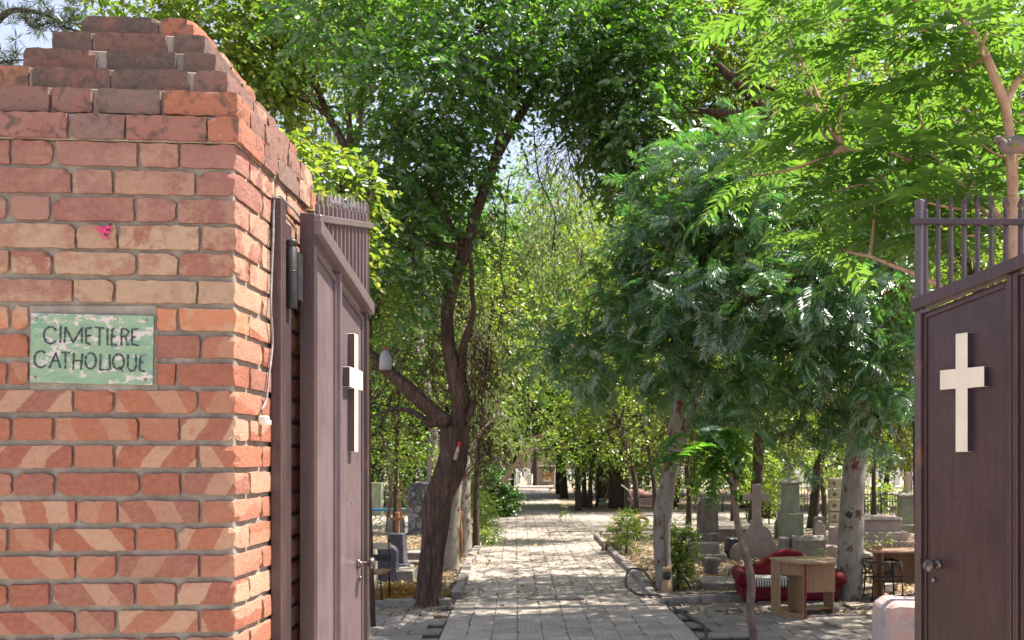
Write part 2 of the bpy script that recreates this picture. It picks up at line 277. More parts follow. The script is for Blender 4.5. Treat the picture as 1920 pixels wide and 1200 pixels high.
# ------------------------------------------------------------------ object helpers
def wloc(o):
    v = Vector((0, 0, 0))
    while o is not None: v = v+o.location; o = o.parent
    return v
def tag(o, label=None, cat=None, group=None, kind=None):
    if label: o['label'] = label
    if cat: o['category'] = cat
    if group: o['group'] = group
    if kind: o['kind'] = kind
    return o
def thing(name, label, cat, loc, group=None):
    o = bpy.data.objects.new(name, None); o.empty_display_size = .2; COL.objects.link(o); o.location = loc
    return tag(o, label, cat, group)
def link(name, me, parent=None, loc=None):
    o = bpy.data.objects.new(name, me); COL.objects.link(o)
    if parent is not None: o.parent = parent
    if loc is not None: o.location = loc
    return o
class MB:
    def __init__(s): s.v = []; s.f = []; s.mi = []; s.sm = []
    def add(s, vs, fs, mi=0, smooth=False):
        n = len(s.v); s.v += [tuple(x) for x in vs]
        for f in fs: s.f.append(tuple(i+n for i in f)); s.mi.append(mi); s.sm.append(smooth)
        return s
    def box(s, c, d, rz=0, mi=0, taper=0, jit=0):
        c = Vector(c); vs = []
        for z in (-1, 1):
            k = 1-taper if z > 0 else 1
            for x, y in ((-1, -1), (1, -1), (1, 1), (-1, 1)):
                p = Vector((x*d[0]/2*k, y*d[1]/2*k, z*d[2]/2))
                if jit: p += Vector((random.uniform(-jit, jit), random.uniform(-jit, jit), random.uniform(-jit, jit)))
                p.rotate(Matrix.Rotation(rz, 3, 'Z')) if rz else None
                vs.append(c+p)
        return s.add(vs, [(3, 2, 1, 0), (4, 5, 6, 7), (0, 1, 5, 4), (1, 2, 6, 5), (2, 3, 7, 6), (3, 0, 4, 7)], mi)
    def hull(s, pts, mi=0):   # 8 explicit points, bottom ring then top ring
        return s.add(pts, [(3, 2, 1, 0), (4, 5, 6, 7), (0, 1, 5, 4), (1, 2, 6, 5), (2, 3, 7, 6), (3, 0, 4, 7)], mi)
    def prism(s, poly, y0, y1, org=(0, 0, 0), rz=0, mi=0, mi2=None, smooth=False):   # polygon in xz, extruded along y
        n = len(poly); rm = Matrix.Rotation(rz, 3, 'Z'); org = Vector(org)
        vs = [org+rm@Vector((x, y0, z)) for x, z in poly]+[org+rm@Vector((x, y1, z)) for x, z in poly]
        s.add(vs, [tuple(range(n))], mi); n0 = len(s.v)-2*n
        s.f.append(tuple(n0+n+i for i in reversed(range(n)))); s.mi.append(mi); s.sm.append(False)
        for i in range(n):
            s.f.append((n0+i, n0+n+i, n0+n+(i+1) % n, n0+(i+1) % n)); s.mi.append(mi if mi2 is None else mi2); s.sm.append(smooth)
        return s
    def slab(s, poly, z0, z1, org=(0, 0, 0), rz=0, mi=0):   # polygon in xy
        n = len(poly); rm = Matrix.Rotation(rz, 3, 'Z'); org = Vector(org)
        vs = [org+rm@Vector((x, y, z0)) for x, y in poly]+[org+rm@Vector((x, y, z1)) for x, y in poly]
        fs = [tuple(reversed(range(n))), tuple(range(n, 2*n))]+[(i, (i+1) % n, n+(i+1) % n, n+i) for i in range(n)]
        return s.add(vs, fs, mi)
    def tube(s, pts, rad, n=8, mi=0, rough=0, cap=True, seed=0):
        pts = [Vector(p) for p in pts]; L = len(pts)
        if not hasattr(rad, '__len__'): rad = [rad]*L
        up = Vector((0, 0, 1)); vs = []; prev = None
        for i, p in enumerate(pts):
            t = (pts[min(i+1, L-1)]-pts[max(i-1, 0)])
            t = t.normalized() if t.length > 1e-9 else up
            a = prev if prev is not None else (Vector((1, 0, 0)) if abs(t.x) < .8 else Vector((0, 1, 0)))
            a = (a-t*a.dot(t)).normalized(); b = t.cross(a); prev = a
            for k in range(n):
                an = 2*math.pi*k/n; r = rad[i]
                if rough: r *= 1+rough*noise.noise(Vector((math.cos(an)*1.7, math.sin(an)*1.7, p.z*1.5+p.x+seed)))+rough*.6*noise.noise(Vector((math.cos(an)*4.5, math.sin(an)*4.5, p.z*1.1+seed+9)))
                vs.append(p+(a*math.cos(an)+b*math.sin(an))*r)
        fs = []
        for i in range(L-1):
            for k in range(n): fs.append((i*n+k, i*n+(k+1) % n, (i+1)*n+(k+1) % n, (i+1)*n+k))
        if cap: fs += [tuple(reversed(range(n))), tuple((L-1)*n+k for k in range(n))]
        return s.add(vs, fs, mi, True)
    def lathe(s, prof, c, n=16, mi=0, axis=None):   # prof: (r, h)
        c = Vector(c); vs = []; q = Vector(axis).to_track_quat('Z', 'Y') if axis is not None else None
        for r, h in prof:
            for k in range(n):
                p = Vector((r*math.cos(2*math.pi*k/n), r*math.sin(2*math.pi*k/n), h))
                if q: p.rotate(q)
                vs.append(c+p)
        fs = [(i*n+k, i*n+(k+1) % n, (i+1)*n+(k+1) % n, (i+1)*n+k) for i in range(len(prof)-1) for k in range(n)]
        fs += [tuple(reversed(range(n))), tuple((len(prof)-1)*n+k for k in range(n))]
        return s.add(vs, fs, mi, True)
    def build(s, name, mats, parent=None, bevel=0, loc=None, recalc=True):
        me = bpy.data.meshes.new(name)
        off = wloc(parent) if parent is not None else (Vector(loc) if loc is not None else Vector((0, 0, 0)))
        me.from_pydata([(x[0]-off.x, x[1]-off.y, x[2]-off.z) for x in s.v], [], s.f)
        for m in (mats if isinstance(mats, (list, tuple)) else [mats]): me.materials.append(m)
        me.polygons.foreach_set('material_index', s.mi); me.polygons.foreach_set('use_smooth', s.sm)
        if recalc or bevel:
            bm = bmesh.new(); bm.from_mesh(me)
            if bevel: bmesh.ops.bevel(bm, geom=[e for e in bm.edges if len(e.link_faces) == 2 and e.calc_face_angle(0) > .5], offset=bevel, segments=1, affect='EDGES', clamp_overlap=True)
            bmesh.ops.recalc_face_normals(bm, faces=bm.faces); bm.to_mesh(me); bm.free()
        return link(name, me, parent, None if parent is not None else (off if loc is not None else None))
def single(mb, name, mat, label, cat, loc, group=None, bevel=0, kind=None):
    return tag(mb.build(name, mat, None, bevel, loc), label, cat, group, kind)
def smooth_path(pts, sub=6):   # pts (x,y,z,r) -> catmull-rom
    out = []; n = len(pts)
    A = [np.array(p, float) for p in pts]
    for i in range(n-1):
        p0, p1, p2, p3 = A[max(i-1, 0)], A[i], A[i+1], A[min(i+2, n-1)]
        for k in range(sub):
            t = k/sub
            out.append(.5*((2*p1)+(-p0+p2)*t+(2*p0-5*p1+4*p2-p3)*t*t+(-p0+3*p1-3*p2+p3)*t**3))
    out.append(A[-1]); return out
def limb(mb, pts, n=8, rough=.15, sub=6, seed=0, mi=0):
    q = smooth_path(pts, sub); mb.tube([p[:3] for p in q], [max(.002, p[3]) for p in q], n, mi, rough, True, seed)

# ------------------------------------------------------------------ leaf clouds (numpy)
def norm(a): return a/np.maximum(np.linalg.norm(a, axis=-1, keepdims=True), 1e-9)
def T_ovate():
    v = np.array([(0, 0, 0), (.30, -.27, .07), (.70, -.21, .03), (1, 0, -.10), (.70, .21, .03), (.30, .27, .07)]); return v, [(0, 1, 2, 3), (0, 3, 4, 5)]
def T_rhomb():
    v = np.array([(0, 0, 0), (.45, -.29, .06), (1, 0, -.1), (.45, .29, .06)]); return v, [(0, 1, 2), (0, 2, 3)]
def T_narrow(w=.075):
    v = np.array([(0, 0, 0), (.4, -w, .02), (1, 0, -.12), (.4, w, .02)]); return v, [(0, 1, 2), (0, 2, 3)]
def T_frond(n=9, llen=.32, lw=.085, droop=.35, seed=0, ang=70, fold=.05):
    r = random.Random(seed); vs = []; fs = []
    def rp(t): return np.array((t, 0, -droop*t*t))
    k = 6
    for i in range(k):   # rachis ribbon
        a, b_ = rp(i/k), rp((i+1)/k); w = .008; j = len(vs); vs += [a+(0, w, 0), a-(0, w, 0), b_-(0, w, 0), b_+(0, w, 0)]; fs.append((j, j+1, j+2, j+3))
    for i in range(n):
        t = .16+.84*i/(n-.3); L = llen*(1-.45*abs(t-.45)**1.3)*r.uniform(.88, 1.1)
        for sd in (-1, 1):
            an = R(ang-22*t+r.uniform(-9, 9)); d = np.array((math.cos(an), sd*math.sin(an), r.uniform(-.32, .02)-.25*t)); d /= np.linalg.norm(d)
            s = np.array((math.sin(an), -sd*math.cos(an), r.uniform(-.2, .2))); b0 = rp(t); j = len(vs); up = np.array((0, 0, 1.))
            vs += [b0, b0+d*L*.38-s*lw*L/.32*.9+up*fold*L, b0+d*L-up*L*.14, b0+d*L*.38+s*lw*L/.32*.9+up*fold*L]; fs += [(j, j+1, j+2), (j, j+2, j+3)]
    return np.array(vs), fs
def T_bipin(n=8, droop=.3, seed=0, m=6):
    r = random.Random(seed); vs = []; fs = []
    for i in range(n):
        t = .14+.86*i/(n-.5); b0 = np.array((t, 0, -droop*t*t)); L = .40*(1-.5*abs(t-.45)**1.2)
        for sd in (-1, 1):
            an = R(62-18*t+r.uniform(-8, 8)); d = np.array((math.cos(an), sd*math.sin(an), -.18-.3*t)); d /= np.linalg.norm(d)
            s = np.array((math.sin(an), -sd*math.cos(an), 0.))
            for q in range(m):
                u = (q+.6)/m; c = b0+d*L*u-np.array((0, 0, .10*L*u*u)); w = .052*(1-.5*abs(u-.4))
                j = len(vs); vs += [c-d*.022, c+s*w+d*.018, c+d*.022, c-s*w+d*.018]; fs += [(j, j+1, j+2, j+3)]
    return np.array(vs), fs
def fast_mesh(name, V, F, mat):   # V (n,3); F list of (array faces (m,k))
    me = bpy.data.meshes.new(name); me.vertices.add(len(V)); me.vertices.foreach_set('co', V.astype(np.float32).ravel())
    loops = np.concatenate([f.ravel() for f in F]); tot = np.concatenate([np.full(len(f), f.shape[1], np.int32) for f in F])
    me.loops.add(len(loops)); me.loops.foreach_set('vertex_index', loops.astype(np.int32))
    me.polygons.add(len(tot)); me.polygons.foreach_set('loop_start', np.concatenate([[0], np.cumsum(tot)[:-1]]).astype(np.int32))
    me.polygons.foreach_set('loop_total', tot)
    me.update(calc_edges=True); me.materials.append(mat); return me
def cloud(tmpl, pos, dr, nr, size):
    tv, tf = tmpl; dr = norm(dr); sd = norm(np.cross(nr, dr)); nn = np.cross(dr, sd); n = len(pos)
    size = np.broadcast_to(size, (n,))[:, None, None]
    V = pos[:, None, :]+size*(tv[None, :, 0:1]*dr[:, None]+tv[None, :, 1:2]*sd[:, None]+tv[None, :, 2:3]*nn[:, None])
    off = (np.arange(n)*len(tv))[:, None, None]; F = []
    for k in (3, 4):
        q = np.array([f for f in tf if len(f) == k], int)
        if len(q): F.append((off+q[None]).reshape(-1, k))
    return V.reshape(-1, 3), F
def merge(parts):
    V = []; F = {3: [], 4: []}; n = 0
    for v, fs in parts:
        for f in fs: F[f.shape[1]].append(f+n)
        V.append(v); n += len(v)
    return np.concatenate(V), [np.concatenate(F[k]) for k in (3, 4) if F[k]]
def twigs(blob, droop=.3, up=.15, shell=.55):
    """blob = (centre, (rx,ry,rz), twig_count, twig_len) -> start, dir"""
    c, r, n, L = blob; u = norm(RNG.normal(size=(n, 3))); rad = RNG.uniform(shell**3, 1, n)**(1/3)
    rad *= 1+.22*np.sin(u[:, 0]*5+c[0]*3)*np.cos(u[:, 2]*4+c[2])   # uneven outline
    p = np.array(c)+u*np.array(r)*rad[:, None]
    d = norm(u*.8+RNG.normal(size=(n, 3))*.65+np.array((0, 0, up))); return p, d, L
def leaf_blob(blob, tmpl, size, K=8, droop=.35, spread=.9, updir=.75, up=.15, shell=.5, hang=0.):
    p, d, L = twigs(blob, droop, up, shell); parts = []; n = len(p)
    if hang: d = norm(d*(1-hang)+np.array((0, 0, -1.))*hang)
    side = norm(np.cross(d, np.array((0, 0, 1.))+RNG.normal(size=(n, 3))*.2))
    for k in range(K):
        t = (k+.5)/K; q = p+d*L*t; q[:, 2] -= droop*L*t*t; sg = 1 if k % 2 else -1
        dr = norm(d*.6+side*sg*spread+RNG.normal(size=(n, 3))*.3+np.array((0, 0, -.35-hang)))
        nr = norm(np.array((0, 0, updir))+RNG.normal(size=(n, 3))*.55)
        parts.append(cloud(tmpl, q, dr, nr, size*RNG.uniform(.65, 1.2, n)))
    return merge(parts), (p, d, L)
def B(px, py, Y, rx, ry, rd, n, L=.5):   # blob from photo pixels
    k = Y/FPX; c = P(px, py, Y); return (tuple(c), (rx*k, rd, ry*k), n, L)
def make_tree(name, label, cat, base, trunk_limbs, blobs, tmpls, lmat, bmat, size=.09, K=8, group=None, join=True, twigr=.006, barkn=8, rough=.15, droop=.35, updir=.75, hang=0., spread=.9, up=.15, shell=.5, attach=None, extra=None):
    t = thing(name, label, cat, base, group)
    mb = MB()
    for i, L in enumerate(trunk_limbs): limb(mb, L, barkn if i < 3 else 6, rough, 6, i*3.1+base[0])
    tips = [L[-1] for L in trunk_limbs]+[L[len(L)//2] for L in trunk_limbs]
    parts = []; tw = MB()
    for j, bl in enumerate(blobs):
        (VF, (p, d, L)) = leaf_blob(bl, tmpls[j % len(tmpls)], size, K, droop, spread, updir, up, shell, hang); parts.append(VF)
        c = Vector(bl[0])
        if join:
            s = min(tips, key=lambda q: (Vector(q[:3])-c).length+(2.5 if q[2] > c.z+.5 else 0)); s0 = Vector(s[:3]); r0 = max(.012, min(s[3]*.7, .05)); mid = (s0+c)/2+Vector((random.uniform(-.2, .2), random.uniform(-.2, .2), .12*(c-s0).length))
            limb(mb, [(*s0, r0), (*mid, r0*.65), (*c, r0*.35)], 5, .1, 4)
            for q in range(0, len(p), max(1, len(p)//14)):
                e = Vector(p[q]); mm = (c+e)/2+Vector((0, 0, .05)); mb.tube([c, mm, e], [r0*.3, r0*.2, .004], 4)
        if twigr:
            for q in range(0, len(p), 2):
                a = Vector(p[q]); b_ = a+Vector(d[q])*L; b_.z -= droop*L; tw.tube([a, b_], [twigr, twigr*.4], 3, cap=False)
    if extra: parts += extra
    if trunk_limbs: mb.build('trunk', bmat, t, recalc=False)
    if tw.v: tag(tw.build('twigs', bmat, t, recalc=False), kind='stuff')
    V, F = merge(parts); V = V-np.array(base); tag(link('crown', fast_mesh('crown', V, F, lmat), t), kind='stuff')
    return t

# ================================================================== SETTING
mb = MB(); mb.add([(-250, -60, 0), (250, -60, 0), (250, 400, 0), (-250, 400, 0)], [(0, 1, 2, 3)])
tag(mb.build('ground', M['soil']), 'brown soil strewn with dry leaves under the trees', kind='structure')
PD = Vector((-.1355, 1, 0)).normalized(); PN = Vector((PD.y, -PD.x, 0)); PO = Vector((-2.557, 12.6, 0)); PWID = 2.82
def pl(a, b, z=0): q = PO+PN*a+PD*b; return Vector((q.x, q.y, z))
# plaza and street surface (dirt bed under slabs)
mb = MB(); mb.add([pl(PWID+.01, -.35, .004), pl(PWID+.01, -9.5, .004), pl(10, -9.5, .004), pl(10, -.35, .004)], [(0, 1, 2, 3)])
mb.add([pl(-6, -.35, .004), pl(-6, -9.5, .004), pl(-.01, -9.5, .004), pl(-.01, -.35, .004)], [(0, 1, 2, 3)])
plaza = tag(mb.build('plaza', M['joint']), 'darker small slab paving either side of the path', kind='structure')
mb = MB(); mb.add([pl(0, -9.5, .004), pl(PWID, -9.5, .004), pl(PWID, 4.5, .004), pl(0, 4.5, .004)], [(0, 1, 2, 3)])
pave = tag(mb.build('pavement', M['joint']), 'slab paved near part of the path', kind='structure')
def slab_mesh(w, d, h, seed, mat):
    r = random.Random(seed); b = MB(); j = .005
    ring = [(-w/2, -d/2), (-w*.15, -d/2), (w*.2, -d/2), (w/2, -d/2), (w/2, 0), (w/2, d/2), (0, d/2), (-w/2, d/2), (-w/2, d*.1)]
    ring = [(x+r.uniform(-j, j), y+r.uniform(-j, j)) for x, y in ring]
    if r.random() < .5: ring[0] = (ring[0][0]+.02, ring[0][1]+.014)
    b.slab(ring, 0, h); o = b.build('paving_slab', mat, bevel=.004); me = o.data; bpy.data.objects.remove(o); return me
PSZ = PWID/10; sm = [slab_mesh(PSZ-.006, PSZ-.006, .03, i, M['slab']) for i in range(6)]
rzp = math.atan2(PD.y, PD.x)-math.pi/2
for j in range(-13, 16):
    for i in range(10):
        p = pl((i+.5)*PSZ, (j+.5)*PSZ, .006+random.uniform(0, .004))
        o = link('paving_slab', sm[random.randrange(6)], pave, p); o.rotation_euler = (random.gauss(0, .003), random.gauss(0, .003), rzp+random.choice([0, math.pi])+random.gauss(0, .006))
sm2 = [slab_mesh(.352, .292, .03, 20+i, M['plaza']) for i in range(6)]
for j in range(11):
    off = .18 if j % 2 else 0; b_ = -.35-.16-j*.3
    for a in [PWID+.19+off+i*.36 for i in range(13)]+[-.19-off-i*.36 for i in range(5)]:
        if random.random() < .03: continue
        p = pl(a, b_, .004+random.uniform(0, .010)); o = link('paving_slab', sm2[random.randrange(6)], plaza, p)
        o.rotation_euler = (random.gauss(0, .014), random.gauss(0, .014), rzp+random.gauss(0, .02))
# further path and the sunlit cross path: texture takes over
mb = MB(); mb.add([pl(0, 16*PSZ, .034), pl(PWID, 16*PSZ, .034), pl(PWID, 50, .034), pl(0, 50, .034)], [(0, 1, 2, 3)])
mb.add([pl(PWID, 10.8, .030), pl(26, 9.5, .030), pl(26, 19, .030), pl(PWID, 20.5, .030)], [(0, 1, 2, 3)])
mb.add([pl(-14, 12.5, .030), pl(0, 11.8, .030), pl(0, 19.5, .030), pl(-14, 19, .030)], [(0, 1, 2, 3)])
tag(mb.build('path', M['farpath']), 'paved cemetery path running to the far monument', kind='structure')
# street side platform at the gate
mb = MB(); mb.box((0, -16.2, .25), (90, 40, .5)); tag(mb.build('threshold', M['street']), 'raised street pavement in front of the gate', kind='structure')
# kerbs
def kerbline(pts, label, w=.13, h=.12, L=.85, jit=.012):
    pts = [Vector((p.x, p.y, 0)) for p in pts]
    t = thing('kerb', label, 'kerb', tuple(pts[0]), 'stone kerbs edging the beds'); seg = []
    for a, b_ in zip(pts, pts[1:]):
        n = max(1, round((b_-a).length/L)); seg += [(a.lerp(b_, i/n), a.lerp(b_, (i+1)/n)) for i in range(n)]
    for a, b_ in seg:
        d = b_-a; o = MB(); o.box((0, 0, h/2), (d.length-.012, w*random.uniform(.85, 1.1), h), 0, jit=jit)
        k = o.build('kerb_stone', M['kerb'], bevel=.012); k.parent = t; k.location = (a+b_)/2-pts[0]+Vector((0, 0, random.uniform(-.02, .01)))
        k.rotation_euler = (random.gauss(0, .03), random.gauss(0, .015), math.atan2(d.y, d.x)+random.gauss(0, .01))
kerbline([G(855, 1129), G(880, 1060), G(897, 1030), G(905, 1012)], 'uneven stone kerb along the left edge of the path', .14, .13, .7, .02)
kerbline([G(1225, 1124), G(1200, 1092), G(1150, 1043), G(1121, 1013)], 'rounded kerb along the right edge of the path', .13, .13, 1.1)
kerbline([G(1121, 1013), G(1119, 1005), G(1135, 1000), G(1200, 998), G(1300, 997)], 'low kerb turning right beside the sunlit cross path', .12, .12, .9)
kerbline([G(640, 1147), G(720, 1143), G(848, 1139)], 'dark transverse kerb left of the path at the tree foot', .16, .13, .8, .015)
kerbline([G(1240, 1136), G(1310, 1134), G(1400, 1130), G(1530, 1121), G(1680, 1110)], 'transverse kerb in front of the red sofa', .15, .12, 1.0)
mb = MB()
for c, d in ((G(1290, 1122), (1.3, .35, .07)), (G(1340, 1124), (.9, .3, .08))): mb.box((c.x, c.y, .03), d, .1, jit=.02)
single(mb, 'stone_slab', M['kerb'], 'long flat stone slab lying behind the transverse kerb', 'slab', (0, 0, 0), bevel=.01)
# lifted cover slabs on the path
t = thing('path_cover', 'pair of thin cover slabs raised on the paved path', 'cover slab', tuple(G(1040, 1128)))
for px in (1015, 1069):
    c = G(px, 1127); mb = MB(); mb.box((c.x, c.y, .055), (.38, .36, .03), rzp, jit=.006); mb.build('slab', M['kerb'], t, .004)
for px, py, nm in ((1604, 1143, 'upper'), (1590, 1182, 'lower'), (1572, 1176, 'middle')):
    c = G(px, py); mb = MB(); mb.box((c.x, c.y, .057), (.26, .26, .035), .2, jit=.008)
    single(mb, 'loose_tile', M['stone_tan'], {'upper': 'loose square tile lying by the foot of the thick pale trunk', 'lower': 'loose square tile nearest the whitewashed block', 'middle': 'loose square tile lying in front of the desk foot'}[nm], 'tile', tuple(c), 'loose tiles near the desk', .004)
# far wall
mb = MB(); mb.box((0, 105, 1.5), (240, .5, 3.0)); mb.box((0, 105, 3.05), (240.2, .7, .14))
tag(mb.build('boundary_wall', M['wall_far']), 'long pinkish mud boundary wall behind the white graves', 'wall')

# ================================================================== BRICK PIER
TH = R(4.0); U = Vector((math.cos(TH), math.sin(TH), 0)); V_ = Vector((-math.sin(TH), math.cos(TH), 0)); PC = Vector((-1.490, 2.824, 0)); HW = .355
def brick_mesh(w, d, h, seed, chip=0):
    r = random.Random(seed); bm = bmesh.new()
    nx, ny, nz = max(3, int(w/.018)), max(3, int(d/.026)), 4
    idx = {}
    for i in range(nx+1):
        for j in range(ny+1):
            for k in range(nz+1):
                if i in (0, nx) or j in (0, ny) or k in (0, nz):
                    x, y, z = i/nx-.5, j/ny-.5, k/nz-.5; e = (i in (0, nx))+(j in (0, ny))+(k in (0, nz))
                    q = Vector((x*w, y*d, z*h)); s = .0006 if e == 1 else .0017
                    q += Vector((r.gauss(0, s)*.7, r.gauss(0, s)*.7, r.gauss(0, s)*.6))
                    if e >= 2: q -= Vector((x*(i in (0, nx)), y*(j in (0, ny)), z*(k in (0, nz))))*(.0014*(e-1)*r.uniform(.1, 2.2)+(.010 if e == 3 and r.random() < .25 else 0))
                    if chip and i >= nx-1 and j <= 1: q += Vector((-r.uniform(0, chip), r.uniform(0, chip), 0))*(1 if i == nx and j == 0 else .45)
                    idx[i, j, k] = bm.verts.new(q)
    def face(a): bm.faces.new([idx[q] for q in a])
    for i in range(nx):
        for j in range(ny):
            face([(i, j, nz), (i+1, j, nz), (i+1, j+1, nz), (i, j+1, nz)]); face([(i, j+1, 0), (i+1, j+1, 0), (i+1, j, 0), (i, j, 0)])
    for i in range(nx):
        for k in range(nz):
            face([(i, 0, k), (i+1, 0, k), (i+1, 0, k+1), (i, 0, k+1)]); face([(i, ny, k+1), (i+1, ny, k+1), (i+1, ny, k), (i, ny, k)])
    for j in range(ny):
        for k in range(nz):
            face([(0, j+1, k), (0, j, k), (0, j, k+1), (0, j+1, k+1)]); face([(nx, j, k), (nx, j+1, k), (nx, j+1, k+1), (nx, j, k+1)])
    bm.normal_update()
    for f in bm.faces: f.smooth = True
    for ed in bm.edges: ed.smooth = ed.calc_face_angle(0) < R(13)
    me = bpy.data.meshes.new('brick'); bm.to_mesh(me); bm.free(); return me
pier = thing('brick_pier', 'stepped brick gate pier carrying the green plaque', 'brick pier', (PC.x, PC.y, 0))
bcount = [0]
ORANGES = [(.34, .120, .074), (.37, .140, .085), (.31, .110, .074), (.29, .122, .090), (.37, .155, .100)]
PINKS = [(.29, .125, .108), (.32, .15, .13), (.27, .115, .10), (.32, .165, .14)]
CREAMS = [(.37, .20, .14), (.31, .13, .10), (.40, .26, .175), (.32, .16, .125)]
DARKS = [(.13, .092, .078), (.155, .105, .088), (.12, .088, .075), (.19, .105, .082)]
def brick(u0, u1, v0, v1, z0, z1, kind, col=None, al=None, parent=pier, chip=0):
    bcount[0] += 1; w, d, h = u1-u0, v1-v0, z1-z0
    me = brick_mesh(w, d, h, bcount[0], chip); me.materials.append(M['brick_'+kind])
    c = U*((u0+u1)/2)+V_*((v0+v1)/2); o = link('brick', me, parent, (c.x, c.y, (z0+z1)/2))
    o.rotation_euler = (random.gauss(0, .005), random.gauss(0, .004), TH+random.gauss(0, .005)); r = random.random
    if kind == 'striped': cc = random.choice(ORANGES); a = random.uniform(.30, .95) if max(w, d) > .12 and r() > .08 else (.35 if r() > .6 else 0)
    elif kind == 'mottled': cc = random.choice(CREAMS); a = random.uniform(.6, 1)
    else: cc = random.choice(DARKS); a = random.uniform(.2, .9)
    if col: cc = col
    if al is not None: a = al
    o.color = (*cc, a); return o
PIT = .0752; ZA = 2.866
def span(pxs, pxR, HWc, scale): return [(HWc+(a-pxR)*scale, HWc+(b_-pxR)*scale) for a, b_ in pxs]
T1R = [(378, 443), (228, 372), (153, 222), (5, 148), (-43, 0)]
T2R = [(340, 443), (266, 335), (115, 260), (38, 108), (-43, 32)]
SC = 2*HW/486
core = MB()
zlow = ZA-PIT*22
SIGN = (1.80, 2.0)
PL_U = (HW+(72-443)*SC, HW+(292-443)*SC)      # plaque extent
for k in range(22):
    z1 = ZA-k*PIT-.003; jt = .0145 if k > 3 else .010; z0 = z1-PIT+jt
    pat = T1R if k % 2 else T2R
    kind = 'mottled' if k < 3 else ('mottled' if k < 6 else 'striped')
    jx = random.uniform(-5, 5)
    for n_, (a, b_) in enumerate(span([(p+(jx if p > -40 and p < 430 else 0), q+(jx if q < 440 else 0)) for p, q in pat], 443, HW, SC)):
        hide = k in (6, 7, 8) and b_ > PL_U[0]-.006 and a < PL_U[1]+.006
        corner = n_ == 0; dep = (.205 if k % 2 else .10) if corner else .095
        col = None; al = None
        if k < 3: col = random.choice(PINKS); al = random.uniform(.1, .55)
        if k == 6: kind = 'mottled'; col = random.choice([(.56, .30, .18), (.55, .22, .12)])
        if hide:
            segs = []
            if a < PL_U[0]-.03: segs.append((a, PL_U[0]-.008))
            if b_ > PL_U[1]+.03: segs.append((PL_U[1]+.008, b_))
            for a2, b2 in segs: brick(a2, b2, -HW, -HW+(dep if b2 == b_ else .095), z0, z1, kind, col)
        else: brick(a, b_, -HW-random.uniform(0, .003), -HW+dep, z0, z1, kind, col, al, chip=(.009 if k > 3 else .005) if corner else 0)
    # reveal side, behind the corner brick
    v = -HW+(.205 if k % 2 else .10)+.010; st = 0 if k % 2 else 1
    while v < HW-.04:
        Lb = .205 if st else .098; e = min(v+Lb, HW); st = 1-st
        brick(HW-.095, HW+random.uniform(-.002, .003), v, e, z0, z1, 'mottled' if k < 6 else 'striped', random.choice(PINKS) if k < 3 else None); v = e+.010
# corbel course and stepped cap
def cap(z0, z1, hw, vfront, pxs, pxR, wm, dark=True, cols=None):
    sc = 2*hw/(pxR-wm) if wm is not None else SC
    sp = [(hw+(a-pxR)*sc, hw+(b_-pxR)*sc) for a, b_ in pxs]
    for i, (a, b_) in enumerate(sp):
        c = cols[i] if cols else None
        last = b_ > hw-.01
        brick(max(a, -hw), min(b_, hw), -vfront, -vfront+(.20 if last and b_-a < .12 else .10), z0, z1, 'dark', c)
    v = -vfront+(.20 if sp[-1][1]-sp[-1][0] < .12 else .10)+.009; s = 0
    while v < hw-.03:
        e = min(v+(.2 if s else .12), hw); brick(hw-.1, hw, v, e, z0, z1, 'dark' if random.random() > .25 else 'mottled', random.choice([(.22, .145, .12), (.28, .15, .115), (.25, .13, .105), (.34, .145, .09)])); v = e+.009; s = 1-s
    v = -vfront+.11
    for u_ in (-hw,):   # left flank, one long run of bricks
        while v < hw-.03:
            e = min(v+.2, hw); brick(-hw, -hw+.1, v, e, z0, z1, 'dark'); v = e+.009
OR = (.42, .16, .09)
cap(ZA+.002, ZA+PIT-.006, HW+.014, HW+.016, [(-50, -6), (0, 142), (148, 243), (247, 388), (392, 449)], 449, -50, cols=[None, (.34, .16, .13), (.24, .15, .13), (.34, .15, .12), (.42, .16, .10)])
cap(ZA+PIT, ZA+2*PIT-.008, HW+.004, HW+.002, [(-50, 102), (108, 178), (188, 303), (310, 446)], 446, -50, cols=[(.22, .13, .11), (.24, .14, .12), (.20, .14, .12), OR])
cap(ZA+2*PIT, ZA+3*PIT-.008, .317, .317-.006, [(2, 68), (74, 214), (220, 355), (366, 429)], 429, 2, cols=[(.40, .18, .11), None, None, (.24, .13, .11)])
cap(ZA+3*PIT-.002, ZA+4*PIT-.010, .263, .263-.006, [(57, 188), (206, 333), (347, 407)], 407, 57)
cap(ZA+4*PIT-.004, ZA+5*PIT-.012, .213, .213-.006, [(108, 180), (186, 316), (328, 387)], 387, 108)
cap(ZA+5*PIT-.006, ZA+5.95*PIT-.012, .160, .160-.006, [(163, 300), (306, 365)], 365, 163, cols=[None, OR])
# mortar core: recessed behind the brick faces, stepping with the cap
core = MB()
def cbox(hw, z0, z1, rec=.009): core.box((PC.x, PC.y, (z0+z1)/2), (2*(hw-rec), 2*(hw-rec), z1-z0), TH)
cbox(HW, 0, ZA, .010); cbox(HW+.012, ZA+.0005, ZA+PIT-.003, .010); cbox(HW, ZA+PIT-.0025, ZA+2*PIT-.004, .012)
for i, hw in enumerate((.317, .263, .213, .160)): cbox(hw, ZA+(2+i)*PIT-.0035, ZA+(3+i)*PIT-.010-.003*(i > 1)-(.010 if i == 3 else 0), .014)
core.build('mortar', M['mortar'], pier, .003)
